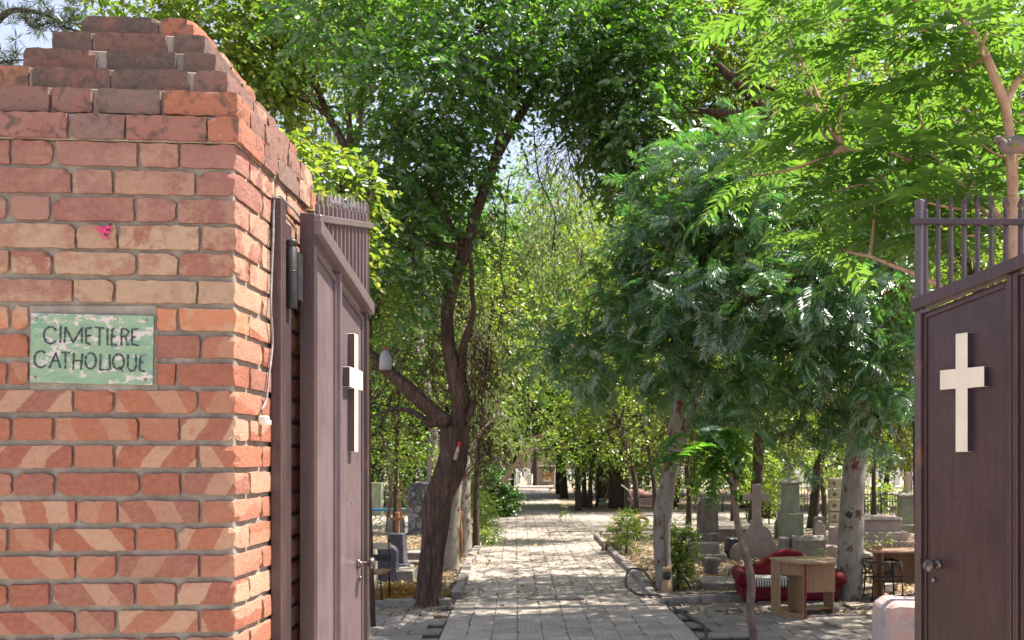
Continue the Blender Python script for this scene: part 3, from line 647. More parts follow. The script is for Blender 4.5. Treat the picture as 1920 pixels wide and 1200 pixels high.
# lower courses outside the picture and the two hidden faces, joined
low = MB()
for k in range(22, 36):
    z1 = ZA-k*PIT-.003; z0 = z1-.060
    for s in (0, 1, 2, 3):
        rm = Matrix.Rotation(TH+s*math.pi/2, 3, 'Z'); u = -HW+.004; st = (k+s) % 2
        while u < HW-.1:
            Lb = .2 if st else .097; e = min(u+Lb, HW-.1); c = rm@Vector(((u+e)/2, -HW+.05, 0)); low.box((PC.x+c.x, PC.y+c.y, (z0+z1)/2), (e-u, .1, z1-z0), TH+s*math.pi/2, jit=.002); u = e+.01; st = 1-st
for k in range(22):
    z1 = ZA-k*PIT-.003; z0 = z1-.061
    for s in (2, 3):
        rm = Matrix.Rotation(TH+s*math.pi/2, 3, 'Z'); u = -HW+.105; st = (k+s) % 2
        while u < HW-.11:
            Lb = .2 if st else .097; e = min(u+Lb, HW-.105); c = rm@Vector(((u+e)/2, -HW+.05, 0)); low.box((PC.x+c.x, PC.y+c.y, (z0+z1)/2), (e-u, .1, z1-z0), TH+s*math.pi/2, jit=.002); u = e+.01; st = 1-st
o = low.build('brick_course', M['brick_striped'], pier, .002); o.color = (.55, .18, .085, .6); tag(o, kind='stuff')
# mortar bed round the plaque
def onface(px, py, out=0.0):   # point on the front face of the pier from photo pixel
    u = HW+(px-443)*SC; p = PC+U*u-V_*(HW+out); return Vector((p.x, p.y, EYE+(CY-py)/FPX*p.y))
def fbox(mb, px0, py0, px1, py1, t0, t1):
    a = [onface(px0, py1, t0), onface(px1, py1, t0), onface(px1, py1, t1), onface(px0, py1, t1), onface(px0, py0, t0), onface(px1, py0, t0), onface(px1, py0, t1), onface(px0, py0, t1)]; mb.hull(a)
mb = MB(); fbox(mb, 67, 572, 298, 736, -.012, -.004); mb.build('mortar_patch', M['mortar'], pier, .003)
# plaque
pq = thing('plaque', 'flaking green metal plaque lettered CIMETIERE CATHOLIQUE on the brick pier', 'sign', tuple(onface(182, 720, .004)))
mb = MB(); A = [(73, 717), (292, 722), (294, 592), (75, 587)]
mb.hull([onface(*A[0], 0), onface(*A[1], 0), onface(*A[1], .005), onface(*A[0], .005), onface(*A[3], 0), onface(*A[2], 0), onface(*A[2], .005), onface(*A[3], .005)]); mb.build('plate', M['plaque'], pq, .001)
def Q(x, y): return onface(60+x/7.5, 570+y/7.5, .0068)
def arc(cx, cy, rx, ry, a0, a1, n=18): return [(cx+rx*math.cos(R(a0+(a1-a0)*i/n)), cy-ry*math.sin(R(a0+(a1-a0)*i/n))) for i in range(n+1)]
LET = {
 'line1': [arc(375, 440, 90, 118, 35, 318), [(510, 305), (505, 545)], [(560, 548), (572, 325), (680, 545), (795, 325), (790, 550)],
   [(930, 335), (845, 340), (850, 550), (915, 568)], [(845, 450), (920, 440)], [(970, 330), (1095, 340)], [(1032, 335), (1028, 588)], [(1135, 345), (1138, 580)],
   [(1225, 345), (1200, 360), (1190, 580), (1260, 578)], [(1195, 460), (1245, 455)], [(1325, 585), (1325, 350), (1385, 350), (1425, 395), (1390, 450), (1330, 460)], [(1378, 462), (1412, 585)],
   [(1555, 352), (1470, 355), (1462, 565), (1560, 585)], [(1465, 470), (1515, 462)]],
 'line2': [arc(245, 778, 85, 115, 48, 318), [(355, 905), (445, 690), (505, 900)], [(390, 800), (480, 795)], [(515, 680), (640, 685)], [(575, 685), (570, 910)],
   [(685, 690), (678, 925)], [(800, 695), (780, 920)], [(682, 800), (795, 795)], arc(910, 800, 72, 112, 90, 450, 24), [(1045, 710), (1038, 925), (1160, 925)], [(1162, 705), (1172, 925)],
   arc(1283, 812, 74, 108, 90, 450, 24), [(1290, 880), (1340, 950)], [(1412, 712), (1410, 890), (1450, 945), (1500, 935), (1522, 870), (1520, 710)],
   [(1655, 718), (1580, 730), (1565, 930), (1645, 950)], [(1572, 825), (1620, 822)]]}
for ln, strokes in LET.items():
    mb = MB()
    for st in strokes:
        pts = []
        for a, b_ in zip(st, st[1:]):
            n = max(2, int(math.dist(a, b_)/14))
            for i in range(n): pts.append((a[0]+(b_[0]-a[0])*i/n, a[1]+(b_[1]-a[1])*i/n))
        pts.append(st[-1]); n0 = len(pts); L = []
        for i, p in enumerate(pts):
            q0 = pts[max(i-1, 0)]; q1 = pts[min(i+1, n0-1)]; d = Vector((q1[0]-q0[0], q1[1]-q0[1])); d.normalize(); w = 10.5+2.5*math.sin(i*.9)+random.uniform(-1.5, 1.5)
            nx, ny = -d.y*w, d.x*w; jx, jy = random.uniform(-1.5, 1.5), random.uniform(-1.5, 1.5); L += [(p[0]+nx+jx, p[1]+ny+jy), (p[0]-nx+jx, p[1]-ny+jy)]
        k = len(L)//2
        top = [Q(*p) for p in L]; bot = [onface(60+p[0]/7.5, 570+p[1]/7.5, .0052) for p in L]
        mb.add(top+bot, [(2*i, 2*i+1, 2*i+3, 2*i+2) for i in range(k-1)]+[(2*i, 2*i+2, 2*k+2*i+2, 2*k+2*i) for i in range(k-1)]+[(2*i+1, 2*k+2*i+1, 2*k+2*i+3, 2*i+3) for i in range(k-1)])
    mb.build('lettering', M['letter'], pq)
for x, y in ((178, 208), (1665, 235), (172, 1035), (1650, 1065)):
    mb = MB(); c = onface(60+x/7.5, 570+y/7.5, .005); mb.lathe([(.0045, 0), (.0042, .002), (.002, .0032)], c, 12, axis=-V_); mb.build('screw', M['screw'], pq)
# pink knotted thread on a nail
t = thing('pink_ribbon', 'small knotted pink ribbon hanging on the brick pier above the plaque', 'ribbon', tuple(onface(207, 432, .004)))
mb = MB()
for pts in ([(190, 427), (200, 428), (208, 430), (216, 424), (220, 428)], [(208, 430), (203, 438), (207, 444), (212, 446)], [(196, 434), (205, 431), (212, 436), (217, 433)], [(204, 424), (210, 430), (206, 434)]):
    mb.tube([onface(x, y, .006+.004*(i % 2)) for i, (x, y) in enumerate(pts)], [.003, .0042, .005, .0045, .003][:len(pts)], 6)
mb.build('knot', M['pink'], t); mb = MB(); mb.tube([onface(215, 421, -.004), onface(216, 420, .008)], .0022, 6); mb.build('nail', M['hinge'], t)

# cable, clip box on the reveal
def onrev(v, z, out=0): p = PC+U*(HW+out)+V_*v; return Vector((p.x, p.y, z))
rv = -HW+.285
def revpx(px, py, out):   # point on the reveal from pixel
    rr = (px-CX)/FPX; a = PC+U*(HW+out); t = (rr*a.y-a.x)/(V_.x-rr*V_.y); p = a+V_*t; return Vector((p.x, p.y, EYE+(CY-py)/FPX*p.y))
t = thing('wall_cable', 'grey cable running down the sunlit side of the brick pier', 'cable', tuple(revpx(510, 770, .01)))
q = [(565, 412, .02), (550, 392, .02), (535, 378, .022), (524, 367, .02), (516, 372, .012), (513, 400, .010), (512, 450, .012), (509, 520, .010), (508, 580, .013), (511, 640, .010), (505, 700, .012), (499, 750, .010), (491, 768, .010)]
pp = smooth_path([(*revpx(a, b_, c), .0034) for a, b_, c in q], 5)
mb = MB(); mb.tube([p[:3] for p in pp], .0034, 8); mb.build('sheath', M['cable'], t)
t2 = thing('junction_clip', 'small white plastic cable clip on the brick pier', 'clip', tuple(revpx(495, 797, .0)))
mb = MB(); c = revpx(495, 788, .012); mb.box(c, (.022, .028, .026), TH); mb.build('housing', M['white_plastic'], t2, .002)
mb = MB(); mb.box(c+Vector((.013, -.006, .004)), (.008, .01, .01), TH); mb.box(c+Vector((.013, .008, -.006)), (.008, .006, .014), TH); mb.build('clip', M['white_plastic'], t2)

# gate frame post and hinge on the left
t = thing('gate_post', 'rusty maroon steel gate post against the brick pier', 'gate post', (-1.115, 2.80, .5))
mb = MB(); c = onrev(rv+.02, 0, .016); mb.box((c.x, c.y, 1.65), (.032, .045, 2.3), TH); mb.build('post', M['gate_rusty'], t, .002)
mb = MB(); c2 = onrev(rv+.10, 0, .008); mb.box((c2.x, c2.y, 1.62), (.012, .11, 2.26), TH); mb.build('plate', M['gate_side'], t)
for zt in (2.69, 1.0):
    h = MB(); hc = onrev(rv+.085, 0, .035)
    h.lathe([(.0, 0), (.017, 0), (.018, .004), (.018, .19), (.014, .195), (.0145, .2), (.019, .203), (.0185, .214), (.008, .222)], (hc.x, hc.y, zt-.215), 16)
    h.lathe([(.0185, 0), (.0185, .003)], (hc.x, hc.y, zt-.10), 16)
    h.box((hc.x+.012, hc.y+.03, zt-.11), (.012, .05, .15), TH); h.build('hinge', M['hinge'], t)

# ================================================================== GATE LEAVES
def gate_leaf(name, label, F, ex, nn, width, mid, sunny):
    F = Vector((*F, 0)); ex = Vector((*ex, 0)).normalized(); nn = Vector((*nn, 0)).normalized()
    def L(s, n, z): q = F+ex*s+nn*n; return Vector((q.x, q.y, z))
    t = thing(name, label, 'gate', (F.x, F.y, .55), 'maroon cemetery gate leaves')
    def bx(s0, s1, n0, n1, z0, z1, mb=None, zz=None):
        mb = mb or MB(); a0, a1 = (z1, z1) if zz is None else zz; b0, b1 = (z0, z0) if not isinstance(z0, tuple) else z0
        mb.hull([L(s0, n0, b0), L(s1, n0, b1), L(s1, n1, b1), L(s0, n1, b0), L(s0, n0, a0), L(s1, n0, a1), L(s1, n1, a1), L(s0, n1, a0)]); return mb
    def rk(s): return 2.614+.190*s       # raking rail centre
    def tp(s): return 2.955-.225*s       # top rail centre
    g = M['gate_sunlit'] if sunny else M['gate_paint']; W_ = width
    bx(0, .030, -.028, .006, .55, 3.035).build('free_stile', M['gate_rusty'], t, .002)
    bx(W_-.028, W_, -.045, .004, .55, 2.80).build('hinge_stile', M['gate_rusty'], t, .002)
    if sunny: bx(mid-.009, mid+.009, -.028, .006, .55, 0, zz=(rk(mid-.009)-.026, rk(mid+.009)-.026)).build('middle_stile', g, t, .002)
    else:
        bx(mid-.022, mid-.002, -.028, .006, .55, 0, zz=(rk(mid-.022)-.026, rk(mid-.002)-.026)).build('middle_stile', g, t, .002)
        bx(mid+.001, mid+.022, -.028, .004, .55, 0, zz=(rk(mid+.001)-.026, rk(mid+.022)-.026)).build('middle_stile', g, t, .002)
    mh = .009 if sunny else .022
    # raking rail with a projecting lip
    bx(-.006, W_-.001, -.040, .026, (rk(0)-.025, rk(W_)-.025), 0, zz=(rk(0)+.022, rk(W_)+.022)).build('raking_rail', g, t, .002)
    bx(-.010, W_-.006, -.008, .022, (tp(0)-.013, tp(W_)-.013), 0, zz=(tp(0)+.011, tp(W_)+.011)).build('top_rail', g, t, .002)
    bx(.031, W_-.029, -.040, .008, .56, .62).build('bottom_rail', g, t, .002)
    # sheets with folded frames
    for s0, s1 in ((.031, mid-mh-.001), (mid+mh+.001, W_-.029)):
        bx(s0+.001, s1-.001, -.023, -.018, .625, 0, zz=(rk(s0)-.035, rk(s1)-.035)).build('panel', g, t)
        fr = MB(); w = .007 if sunny else .014
        bx(s0, s0+w, -.0178, -.009, .625, 0, fr, (rk(s0)-.045, rk(s0+w)-.045)); bx(s1-w, s1, -.0178, -.009, .625, 0, fr, (rk(s1-w)-.045, rk(s1)-.045))
        bx(s0+w+.0005, s1-w-.0005, -.0178, -.008, (rk(s0+w)-.062, rk(s1-w)-.062), 0, fr, (rk(s0+w)-.046, rk(s1-w)-.046))
        fr.build('panel_frame', g, t, .0015)
    nb = 13
    for i in range(nb):
        s = .052+(W_-.052-.03)*i/(nb-1)*.985; z0 = rk(s)+.020; z1 = tp(s)+.045
        b_ = bx(s-.007, s+.007, -.006, .0078, z0, z1).build('bar', g, t, .001)
        tip = MB(); c = L(s, .001, 0); h = .052+random.uniform(-.006, .006); tw = random.uniform(-.4, .4)
        bend = Vector((random.gauss(0, .003), random.gauss(0, .003), 0)); vs = []
        for r_, hh in ((.0055, 0), (.0125, .016), (.009, .030), (.0008, h)):
            for kk in range(4):
                an = tw+math.pi/2*kk; fl = 1 if kk % 2 == 0 else .45; d = ex*math.cos(an)*fl+nn*math.sin(an)*fl; vs.append(Vector((c.x, c.y, z1+hh))+d*r_*1.1+bend*(hh/h)**2)
        tip.add(vs, [(4*a+k, 4*a+(k+1) % 4, 4*a+4+(k+1) % 4, 4*a+4+k) for a in range(3) for k in range(4)]+[(3, 2, 1, 0), (12, 13, 14, 15)]); tip.build('spear_tip', g, b_)
    # cross
    sc_ = .222; ct = 2.478; cb = 2.026; hw = .0265; al = .098; a0, a1 = 2.268, 2.344
    poly = [(sc_-hw, cb), (sc_+hw, cb), (sc_+hw, a0), (sc_+al, a0), (sc_+al, a1), (sc_+hw, a1), (sc_+hw, ct), (sc_-hw, ct), (sc_-hw, a1), (sc_-al, a1), (sc_-al, a0), (sc_-hw, a0)]
    n = len(poly); back = [L(s, -.0178, z) for s, z in poly]; front = [L(s, .008, z) for s, z in poly]; mb = MB(); mb.add(back+front, [(i, (i+1) % n, n+(i+1) % n, n+i) for i in range(n)], 1)
    mb.f.append(tuple(n+i for i in range(n))); mb.mi.append(0); mb.sm.append(False)
    mb.build('cross', [M['cream'], M['crossside'] if not sunny else M['gate_side']], t, .0012)
    # knob, rose and keyhole
    kz = 1.583; ks = .095; kb = MB(); ax = nn; kb.lathe([(.020, 0), (.021, .003), (.012, .008), (.008, .012), (.0075, .035), (.014, .040), (.0235, .047), (.0255, .054), (.022, .062), (.010, .066)], L(ks, -.015, kz), 20, axis=ax)
    kb.build('knob', M['knob'], t); kb = MB(); kb.lathe([(.010, 0), (.0105, .008), (.004, .010)], L(ks-.02, -.0175, kz-.062), 12, axis=ax); kb.build('keyhole', M['knob'], t)
    kb = MB(); kb.lathe([(.003, 0), (.003, .006), (.0005, .009)], L(.20, -.0178, 1.83), 6, axis=ax); kb.build('rivet', M['cable'], t)
    return t
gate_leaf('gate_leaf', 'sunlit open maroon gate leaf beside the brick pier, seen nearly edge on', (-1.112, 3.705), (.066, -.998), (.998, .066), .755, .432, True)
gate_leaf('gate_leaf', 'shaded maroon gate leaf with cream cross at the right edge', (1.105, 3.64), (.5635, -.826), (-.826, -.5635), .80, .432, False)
# small twig on top of left hinge stile
mb = MB(); a = P(570, 394, 2.95); mb.tube([a, a+Vector((.012, -.004, .001)), a+Vector((.034, 0, -.002))], [.0022, .003, .002], 5)
single(mb, 'wood_scrap', M['twine'], 'tiny scrap of dry wood on top of the left gate stile', 'scrap', tuple(a))
# right pier, outside the photograph
pr = thing('brick_pier', 'plain brick pier beyond the right gate leaf', 'brick pier', (2.02, 2.95, 0))
mb = MB(); mb.box((2.02, 2.95, 1.5), (.68, .68, 3.0), TH); mb.box((2.02, 2.95, 3.05), (.6, .6, .1), TH); mb.build('mortar', M['mortar'], pr)
low = MB()
for k in range(38):
    z = .05+k*.0765
    for s in range(4):
        rm = Matrix.Rotation(TH+s*math.pi/2, 3, 'Z'); u = -.35; st = (k+s) % 2
        while u < .25:
            Lb = .2 if st else .097; e = min(u+Lb, .25); c = rm@Vector(((u+e)/2, -.305, 0)); low.box((2.02+c.x, 2.95+c.y, z+.03), (e-u, .095, .061), TH+s*math.pi/2, jit=.002); u = e+.01; st = 1-st
o = low.build('brick_course', M['brick_striped'], pr, .002); o.color = (.55, .18, .085, .6); tag(o, kind='stuff')

# whitewashed block behind the right gate
mb = MB()
prof = [(0, .3), (.004, 1.10), (.012, 1.17), (.035, 1.205), (.08, 1.218), (.30, 1.205), (.75, 1.19), (.75, .3)]
mb.prism(prof, 4.92, 5.22, (1.325, 0, 0), 0); single(mb, 'plaster_block', M['plaster'], 'stained whitewashed masonry block beside the right gate leaf', 'block', (1.325, 4.92, .3), bevel=.022)
exec_objects = True
# ================================================================== FURNITURE AND GRAVES
def pxm(px, Y): return px*Y/FPX
# desk
ang = R(12); DO = Vector((1.735, 11.28, 0))
def dl(x, y, z=0): q = Matrix.Rotation(ang, 3, 'Z')@Vector((x, y, 0)); return DO+q+Vector((0, 0, z))
t = thing('desk', 'small bow fronted beech desk with open cubby in front of the red sofa', 'desk', tuple(DO))
def dbox(x0, x1, y0, y1, z0, z1, name, mat, bev=.002): mb = MB(); c = dl((x0+x1)/2, (y0+y1)/2, (z0+z1)/2); mb.box(c, (x1-x0, y1-y0, z1-z0), ang); return mb.build(name, mat, t, bev)
mb = MB(); mb.slab([(-.02, .32), (-.02, -.01), (.03, -.14), (.12, -.26), (.26, -.33), (.42, -.33), (.56, -.27), (.68, -.16), (.755, 0), (.755, .32)], .715, .742, DO, ang); mb.build('desk_top', M['wood_top'], t, .003)
dbox(0, .018, 0, .31, 0, .714, 'side_panel', M['wood']); dbox(.717, .735, .02, .31, 0, .714, 'side_panel', M['wood'])
dbox(.225, .243, -.22, .30, 0, .714, 'partition', M['wood']); dbox(.244, .262, -.24, .30, .03, .714, 'edge_strip', M['maroon'])
o = MB(); a = dl(.019, -.0), dl(.224, -.21); o.hull([a[0]+Vector((0, 0, .56)), a[1]+Vector((0, 0, .56)), a[1]+Vector((.004, .016, .56)), a[0]+Vector((.004, .016, .56)), a[0]+Vector((0, 0, .713)), a[1]+Vector((0, 0, .713)), a[1]+Vector((.004, .016, .713)), a[0]+Vector((.004, .016, .713))]); o.build('drawer_front', M['wood'], t, .001)
dbox(.263, .716, -.06, -.044, .33, .713, 'front_panel', M['wood']); dbox(.019, .224, .0, .29, .10, .116, 'shelf', M['wood']); dbox(.263, .716, .05, .28, .10, .116, 'shelf', M['wood'])
o = MB(); o.hull([a[0]+Vector((0, 0, 0)), a[1], a[1]+Vector((.004, .016, 0)), a[0]+Vector((.004, .016, 0)), a[0]+Vector((0, 0, .099)), a[1]+Vector((0, 0, .099)), a[1]+Vector((.004, .016, .099)), a[0]+Vector((.004, .016, .099))]); o.build('plinth', M['wood'], t)
mb = MB(); mb.lathe([(.012, 0), (.014, .008), (.006, .014)], dl(.30, -.061, .68), 10, axis=(0.2, -1, 0)); mb.build('red_knob', M['red'], t)
# second desk behind the gate leaf
t = thing('desk', 'beech desk half hidden behind the right gate leaf', 'desk', (3.28, 12.6, 0))
for c, d, nm, mt in (((3.72, 12.75, .715), (1.0, .6, .028), 'desk_top', 'wood_top'), ((3.34, 12.72, .35), (.018, .5, .70), 'side_panel', 'wood'), ((4.1, 12.72, .35), (.018, .5, .70), 'side_panel', 'wood'), ((3.72, 12.95, .45), (.74, .016, .45), 'back_panel', 'wood')):
    mb = MB(); mb.box(c, d, 0); mb.build(nm, M[mt], t, .003)
mb = MB(); mb.box((3.30, 12.6, .45), (.14, .02, .70), .2); mb.build('front_panel', M['wood'], t, .002)

# sofa
SO = Vector((1.40, 12.35, 0)); sa = R(3)
def sl_(x, y, z=0): return SO+Matrix.Rotation(sa, 3, 'Z')@Vector((x, y, z))
t = thing('sofa', 'old red velvet sofa with rolled arms behind the desk', 'sofa', tuple(SO))
mb = MB(); mb.box(sl_(.68, .36, .16), (1.26, .66, .20), sa); mb.build('base', M['velvet_dark'], t, .02)
def prof_tube(pts, r, name, mat, n=12): mb = MB(); q = smooth_path([(*sl_(*p), rr) for p, rr in zip(pts, r)], 6); mb.tube([p[:3] for p in q], [p[3] for p in q], n, 0, .04); return mb.build(name, mat, t, recalc=False)
# scooped back: height follows the wavy outline
mb = MB(); W2 = 1.36; out = [(0, .10)]; 
for i in range(25):
    x = i/24*W2; z = .43+.20*math.exp(-((x-.74)/.34)**2)-.03*math.cos(x*4); out.append((x, z))
out.append((W2, .10)); mb.prism(out, .58, .72, SO, sa); mb.build('backrest', M['velvet'], t, .02)
top = [(x, .62, z) for x, z in out[1:-1:3]]; prof_tube(top, [.055]*len(top), 'back_roll', M['velvet'])
for sx, nm in ((.02, 0), (1.34, 1)):
    prof_tube([(sx, .0, .34), (sx-.02, .3, .37), (sx, .62, .40)], [.100, .095, .085], 'armrest', M['velvet'], 14)
    mb = MB(); mb.box(sl_(sx+(.05 if nm == 0 else -.05), .32, .19), (.13, .60, .28), sa); mb.build('arm_panel', M['velvet'] if nm == 0 else M['velvet_dark'], t, .03)
for i in range(2):
    mb = MB(); mb.box(sl_(.40+.56*i, .28, .295), (.55, .56, .10), sa); mb.build('seat_cushion', M['cushion'], t, .025)
for x, y in ((.08, .05), (1.28, .05), (.08, .62), (1.28, .62)): mb = MB(); mb.lathe([(.02, 0), (.035, .06)], sl_(x, y, 0), 10); mb.build('leg', M['dark'], t)

def rev_to(py, Y): return EYE+(CY-py)/FPX*Y
def stone(name, label, cat, px0, px1, ytop, ybase, mat, style='flat', dep=.14, group=None, rz=0, bev=.01):
    Y = EYE*FPX/(ybase-CY); x0, x1 = (px0-CX)/FPX*Y, (px1-CX)/FPX*Y; h = rev_to(ytop, Y); w = x1-x0; cx = (x0+x1)/2
    if style == 'arch': poly = [(-w/2, 0), (w/2, 0)]+[(w/2*math.cos(R(a)), h-w*.30+w*.30*math.sin(R(a))) for a in range(0, 181, 15)]
    elif style == 'shoulder': poly = [(-w/2, 0), (w/2, 0), (w/2, h*.80), (w*.40, h*.84), (w*.34, h*.95), (w*.22, h), (-w*.22, h), (-w*.34, h*.95), (-w*.40, h*.84), (-w/2, h*.80)]
    elif style == 'peak': poly = [(-w/2, 0), (w/2, 0), (w/2*.9, h*.78), (w*.18, h), (-w*.18, h), (-w/2*.9, h*.78)]
    elif style == 'round': poly = [(-w/2, 0), (w/2, 0), (w/2, h*.88), (w*.42, h*.97), (w*.32, h), (-w*.32, h), (-w*.42, h*.97), (-w/2, h*.88)]
    elif style == 'taper': poly = [(-w/2, 0), (w/2, 0), (w*.38, h), (-w*.38, h)]
    else: poly = [(-w/2, 0), (w/2, 0), (w/2, h), (-w/2, h)]
    mb = MB(); mb.prism(poly, 0, dep, (cx, Y, 0), rz); return single(mb, name, mat, label, cat, (cx, Y, 0), group, bev)
def gbox(t, name, px0, px1, ytop, ybot, Y, mat, dep, yoff=0, bev=.01, taper=0, rz=0):
    x0, x1 = (px0-CX)/FPX*Y, (px1-CX)/FPX*Y; z0, z1 = rev_to(ybot, Y), rev_to(ytop, Y); z0 = max(z0, 0); mb = MB(); mb.box(((x0+x1)/2, Y+dep/2+yoff, (z0+z1)/2), (x1-x0, dep, z1-z0), rz, taper=taper); return mb.build(name, mat, t, bev)
stone('headstone', 'dark granite headstone with arched top beside the gate knob', 'headstone', 676, 743, 1018, 1094, M['stone_dark'], 'arch', .16)
Y = 16.5; t = thing('cross_pedestal', 'dark stone pedestal carrying a small wooden cross, left of the trunk', 'grave marker', tuple(P(742, 1068, Y).xy)+(0,))
gbox(t, 'pedestal', 724, 757, 1001, 1057, Y, M['stone_dark'], .3, taper=.12); gbox(t, 'plinth', 716, 764, 1057, 1068, Y, M['stone_dark'], .5, -.1)
gbox(t, 'upright', 738, 745, 961, 1001, Y, M['wooden'], .05, .1, .004); gbox(t, 'crossbar', 729, 755, 970, 976, Y, M['wooden'], .04, .09, .004)
stone('stele', 'tall black veined marble stele half behind the leaning trunk', 'headstone', 764, 812, 905, 1003, M['marble_dark'], 'round', .35, bev=.03)
stone('headstone', 'wide dark olive slab next to the left gate leaf', 'headstone', 655, 715, 905, 968, M['stone_olive'], 'flat', .3)
Y = 15.3; t = thing('grave_step', 'stepped grey tomb base behind the leaning trunk', 'tomb', tuple(P(790, 1050, Y).xy)+(0,)); gbox(t, 'step', 752, 800, 1053, 1072, Y+1.5, M['stone_brown'], .7); gbox(t, 'step', 756, 798, 1036, 1053, Y+1.8, M['stone_grey'], .5)
c = G(752, 1094); mb = MB(); mb.box((c.x, c.y+.3, .10), (.30, .55, .20), .1); single(mb, 'stone_block', M['stone_grey'], 'low flat grey block beside the arched granite headstone', 'stone block', tuple(c), bevel=.01)
stone('stone_post', 'small tan stone post behind the black chair', 'stone post', 690, 701, 1030, 1110, M['stone_tan'], 'round', .2)
stone('headstone', 'pale slab behind the small wooden cross', 'headstone', 726, 757, 972, 1002, M['stone_grey'], 'flat', .12)
t = thing('blue_rail', 'low dark blue rail left of the marble stele', 'rail', tuple(G(735, 975)))
Y = 29; mb = MB(); mb.tube([P(650, 957, Y), P(765, 955, Y)], .045, 8); mb.build('rail', M['blue'], t)
for px in (668, 745): mb = MB(); q = P(px, 957, Y); mb.tube([(q.x, q.y, 0), (q.x, q.y, q.z-.045)], .03, 6); mb.build('post', M['blue'], t)
# black chair at the gate
t = thing('metal_chair', 'black metal chair mostly hidden by the left gate leaf', 'chair', tuple(G(690, 1138)))
c = G(690, 1138); 
for dx, dy in ((-.2, 0), (.18, 0), (-.2, .4), (.18, .4)): mb = MB(); mb.tube([(c.x+dx, c.y+dy, 0), (c.x+dx*.95, c.y+dy, .44 if dy < .3 else .82)], .013, 8); mb.build('leg', M['black_metal'], t)
mb = MB(); mb.box((c.x, c.y+.2, .45), (.40, .42, .035)); mb.build('seat', M['wooden'], t, .008)
for z in (.62, .78): mb = MB(); mb.box((c.x, c.y+.40, z), (.40, .015, .09)); mb.build('backrest_slat', M['stone_tan'] if z > .7 else M['black_metal'], t, .004)
# olive headstone, left group beyond cross path
stone('headstone', 'olive headstone with notched top left of the pale leaning trunk', 'headstone', 1143, 1176, 893, 938, M['stone_olive'], 'shoulder', .35)
Y = 41; t = thing('grave_plinth', 'two pale stone blocks in front of the olive headstone', 'tomb', tuple(P(1160, 948, Y).xy)+(0,)); gbox(t, 'block', 1152, 1174, 938, 948, 38.5, M['stone_tan'], .6); gbox(t, 'block', 1117, 1140, 943, 951, 38.4, M['stone_tan'], .8); gbox(t, 'block', 1118, 1136, 936, 943, 38.8, M['stone_olive'], .5)
# stele on two steps
Y = 17.4; t = thing('grave_monument', 'stained brown stele on two stepped plinths behind the green sapling', 'monument', tuple(P(1330, 1056, Y).xy)+(0,))
YB = Y; gbox(t, 'step', 1286, 1363, 1040, 1058, YB, M['stone_grey'], 1.1); gbox(t, 'step', 1292, 1349, 1018, 1040, YB+.12, M['stone_grey'], .9); gbox(t, 'base', 1300, 1349, 1000, 1018, YB+.35, M['stone_brown'], .5)
x0, x1 = (1307-CX)/FPX*(YB+.45), (1347-CX)/FPX*(YB+.45); w = x1-x0; z0 = rev_to(1000, YB+.45); h = rev_to(932, YB+.45)-z0
mb = MB(); mb.prism([(-w/2, 0), (w/2, 0), (w/2, h*.80), (w*.38, h*.86), (w*.34, h*.97), (w*.25, h), (-w*.25, h), (-w*.34, h*.97), (-w*.38, h*.86), (-w/2, h*.80)], 0, .16, ((x0+x1)/2, YB+.45, z0)); mb.build('stele', M['stone_brown'], t, .01)
# cross monument with flared base
Y = 18.0; t = thing('cross_monument', 'tall pinkish stone cross on a broad flared pedestal', 'monument', tuple(P(1420, 1050, Y).xy)+(0,))
def xz(px, py, Y, cx): return ((px-CX)/FPX*Y-cx, rev_to(py, Y))
cx = (1420-CX)/FPX*Y; poly = [xz(a, b_, Y, cx) for a, b_ in ((1368, 1052), (1476, 1052), (1474, 1032), (1452, 1018), (1447, 1000), (1440, 990), (1431, 986), (1430, 977), (1409, 977), (1409, 986), (1400, 1000), (1396, 1014), (1375, 1024), (1368, 1034))]
poly = [(x, max(z, 0)) for x, z in poly]; mb = MB(); mb.prism(poly[::-1], 0, .28, (cx, Y, 0)); mb.build('pedestal', M['stone_pink'], t, .01)
poly = [xz(a, b_, Y, cx) for a, b_ in ((1412, 976.8), (1428, 976.8), (1428, 939), (1443, 939), (1443, 925), (1428, 925), (1428, 908), (1413, 908), (1413, 925), (1397, 925), (1397, 939), (1412, 939))]; mb = MB(); mb.prism(poly[::-1], .06, .22, (cx, Y, 0)); mb.build('cross', M['stone_pink'], t, .006)
Y = 19.4; t = thing('box_tomb', 'low dark box tomb with slanted lid between stele and cross monument', 'tomb', tuple(P(1380, 1020, Y).xy)+(0,)); gbox(t, 'chest', 1350, 1412, 993, 1022, Y+2, M['stone_brown'], 1.3); gbox(t, 'lid', 1346, 1415, 985, 993, Y+1.9, M['stone_grey'], 1.5, taper=.06)
c = G(1373, 1047); mb = MB(); mb.box((c.x, c.y+.1, .2), (.24, .3, .42), .3, taper=.1); single(mb, 'stone_block', M['stone_dark'], 'small dark stone block against the flared cross pedestal', 'stone block', tuple(c), bevel=.02)
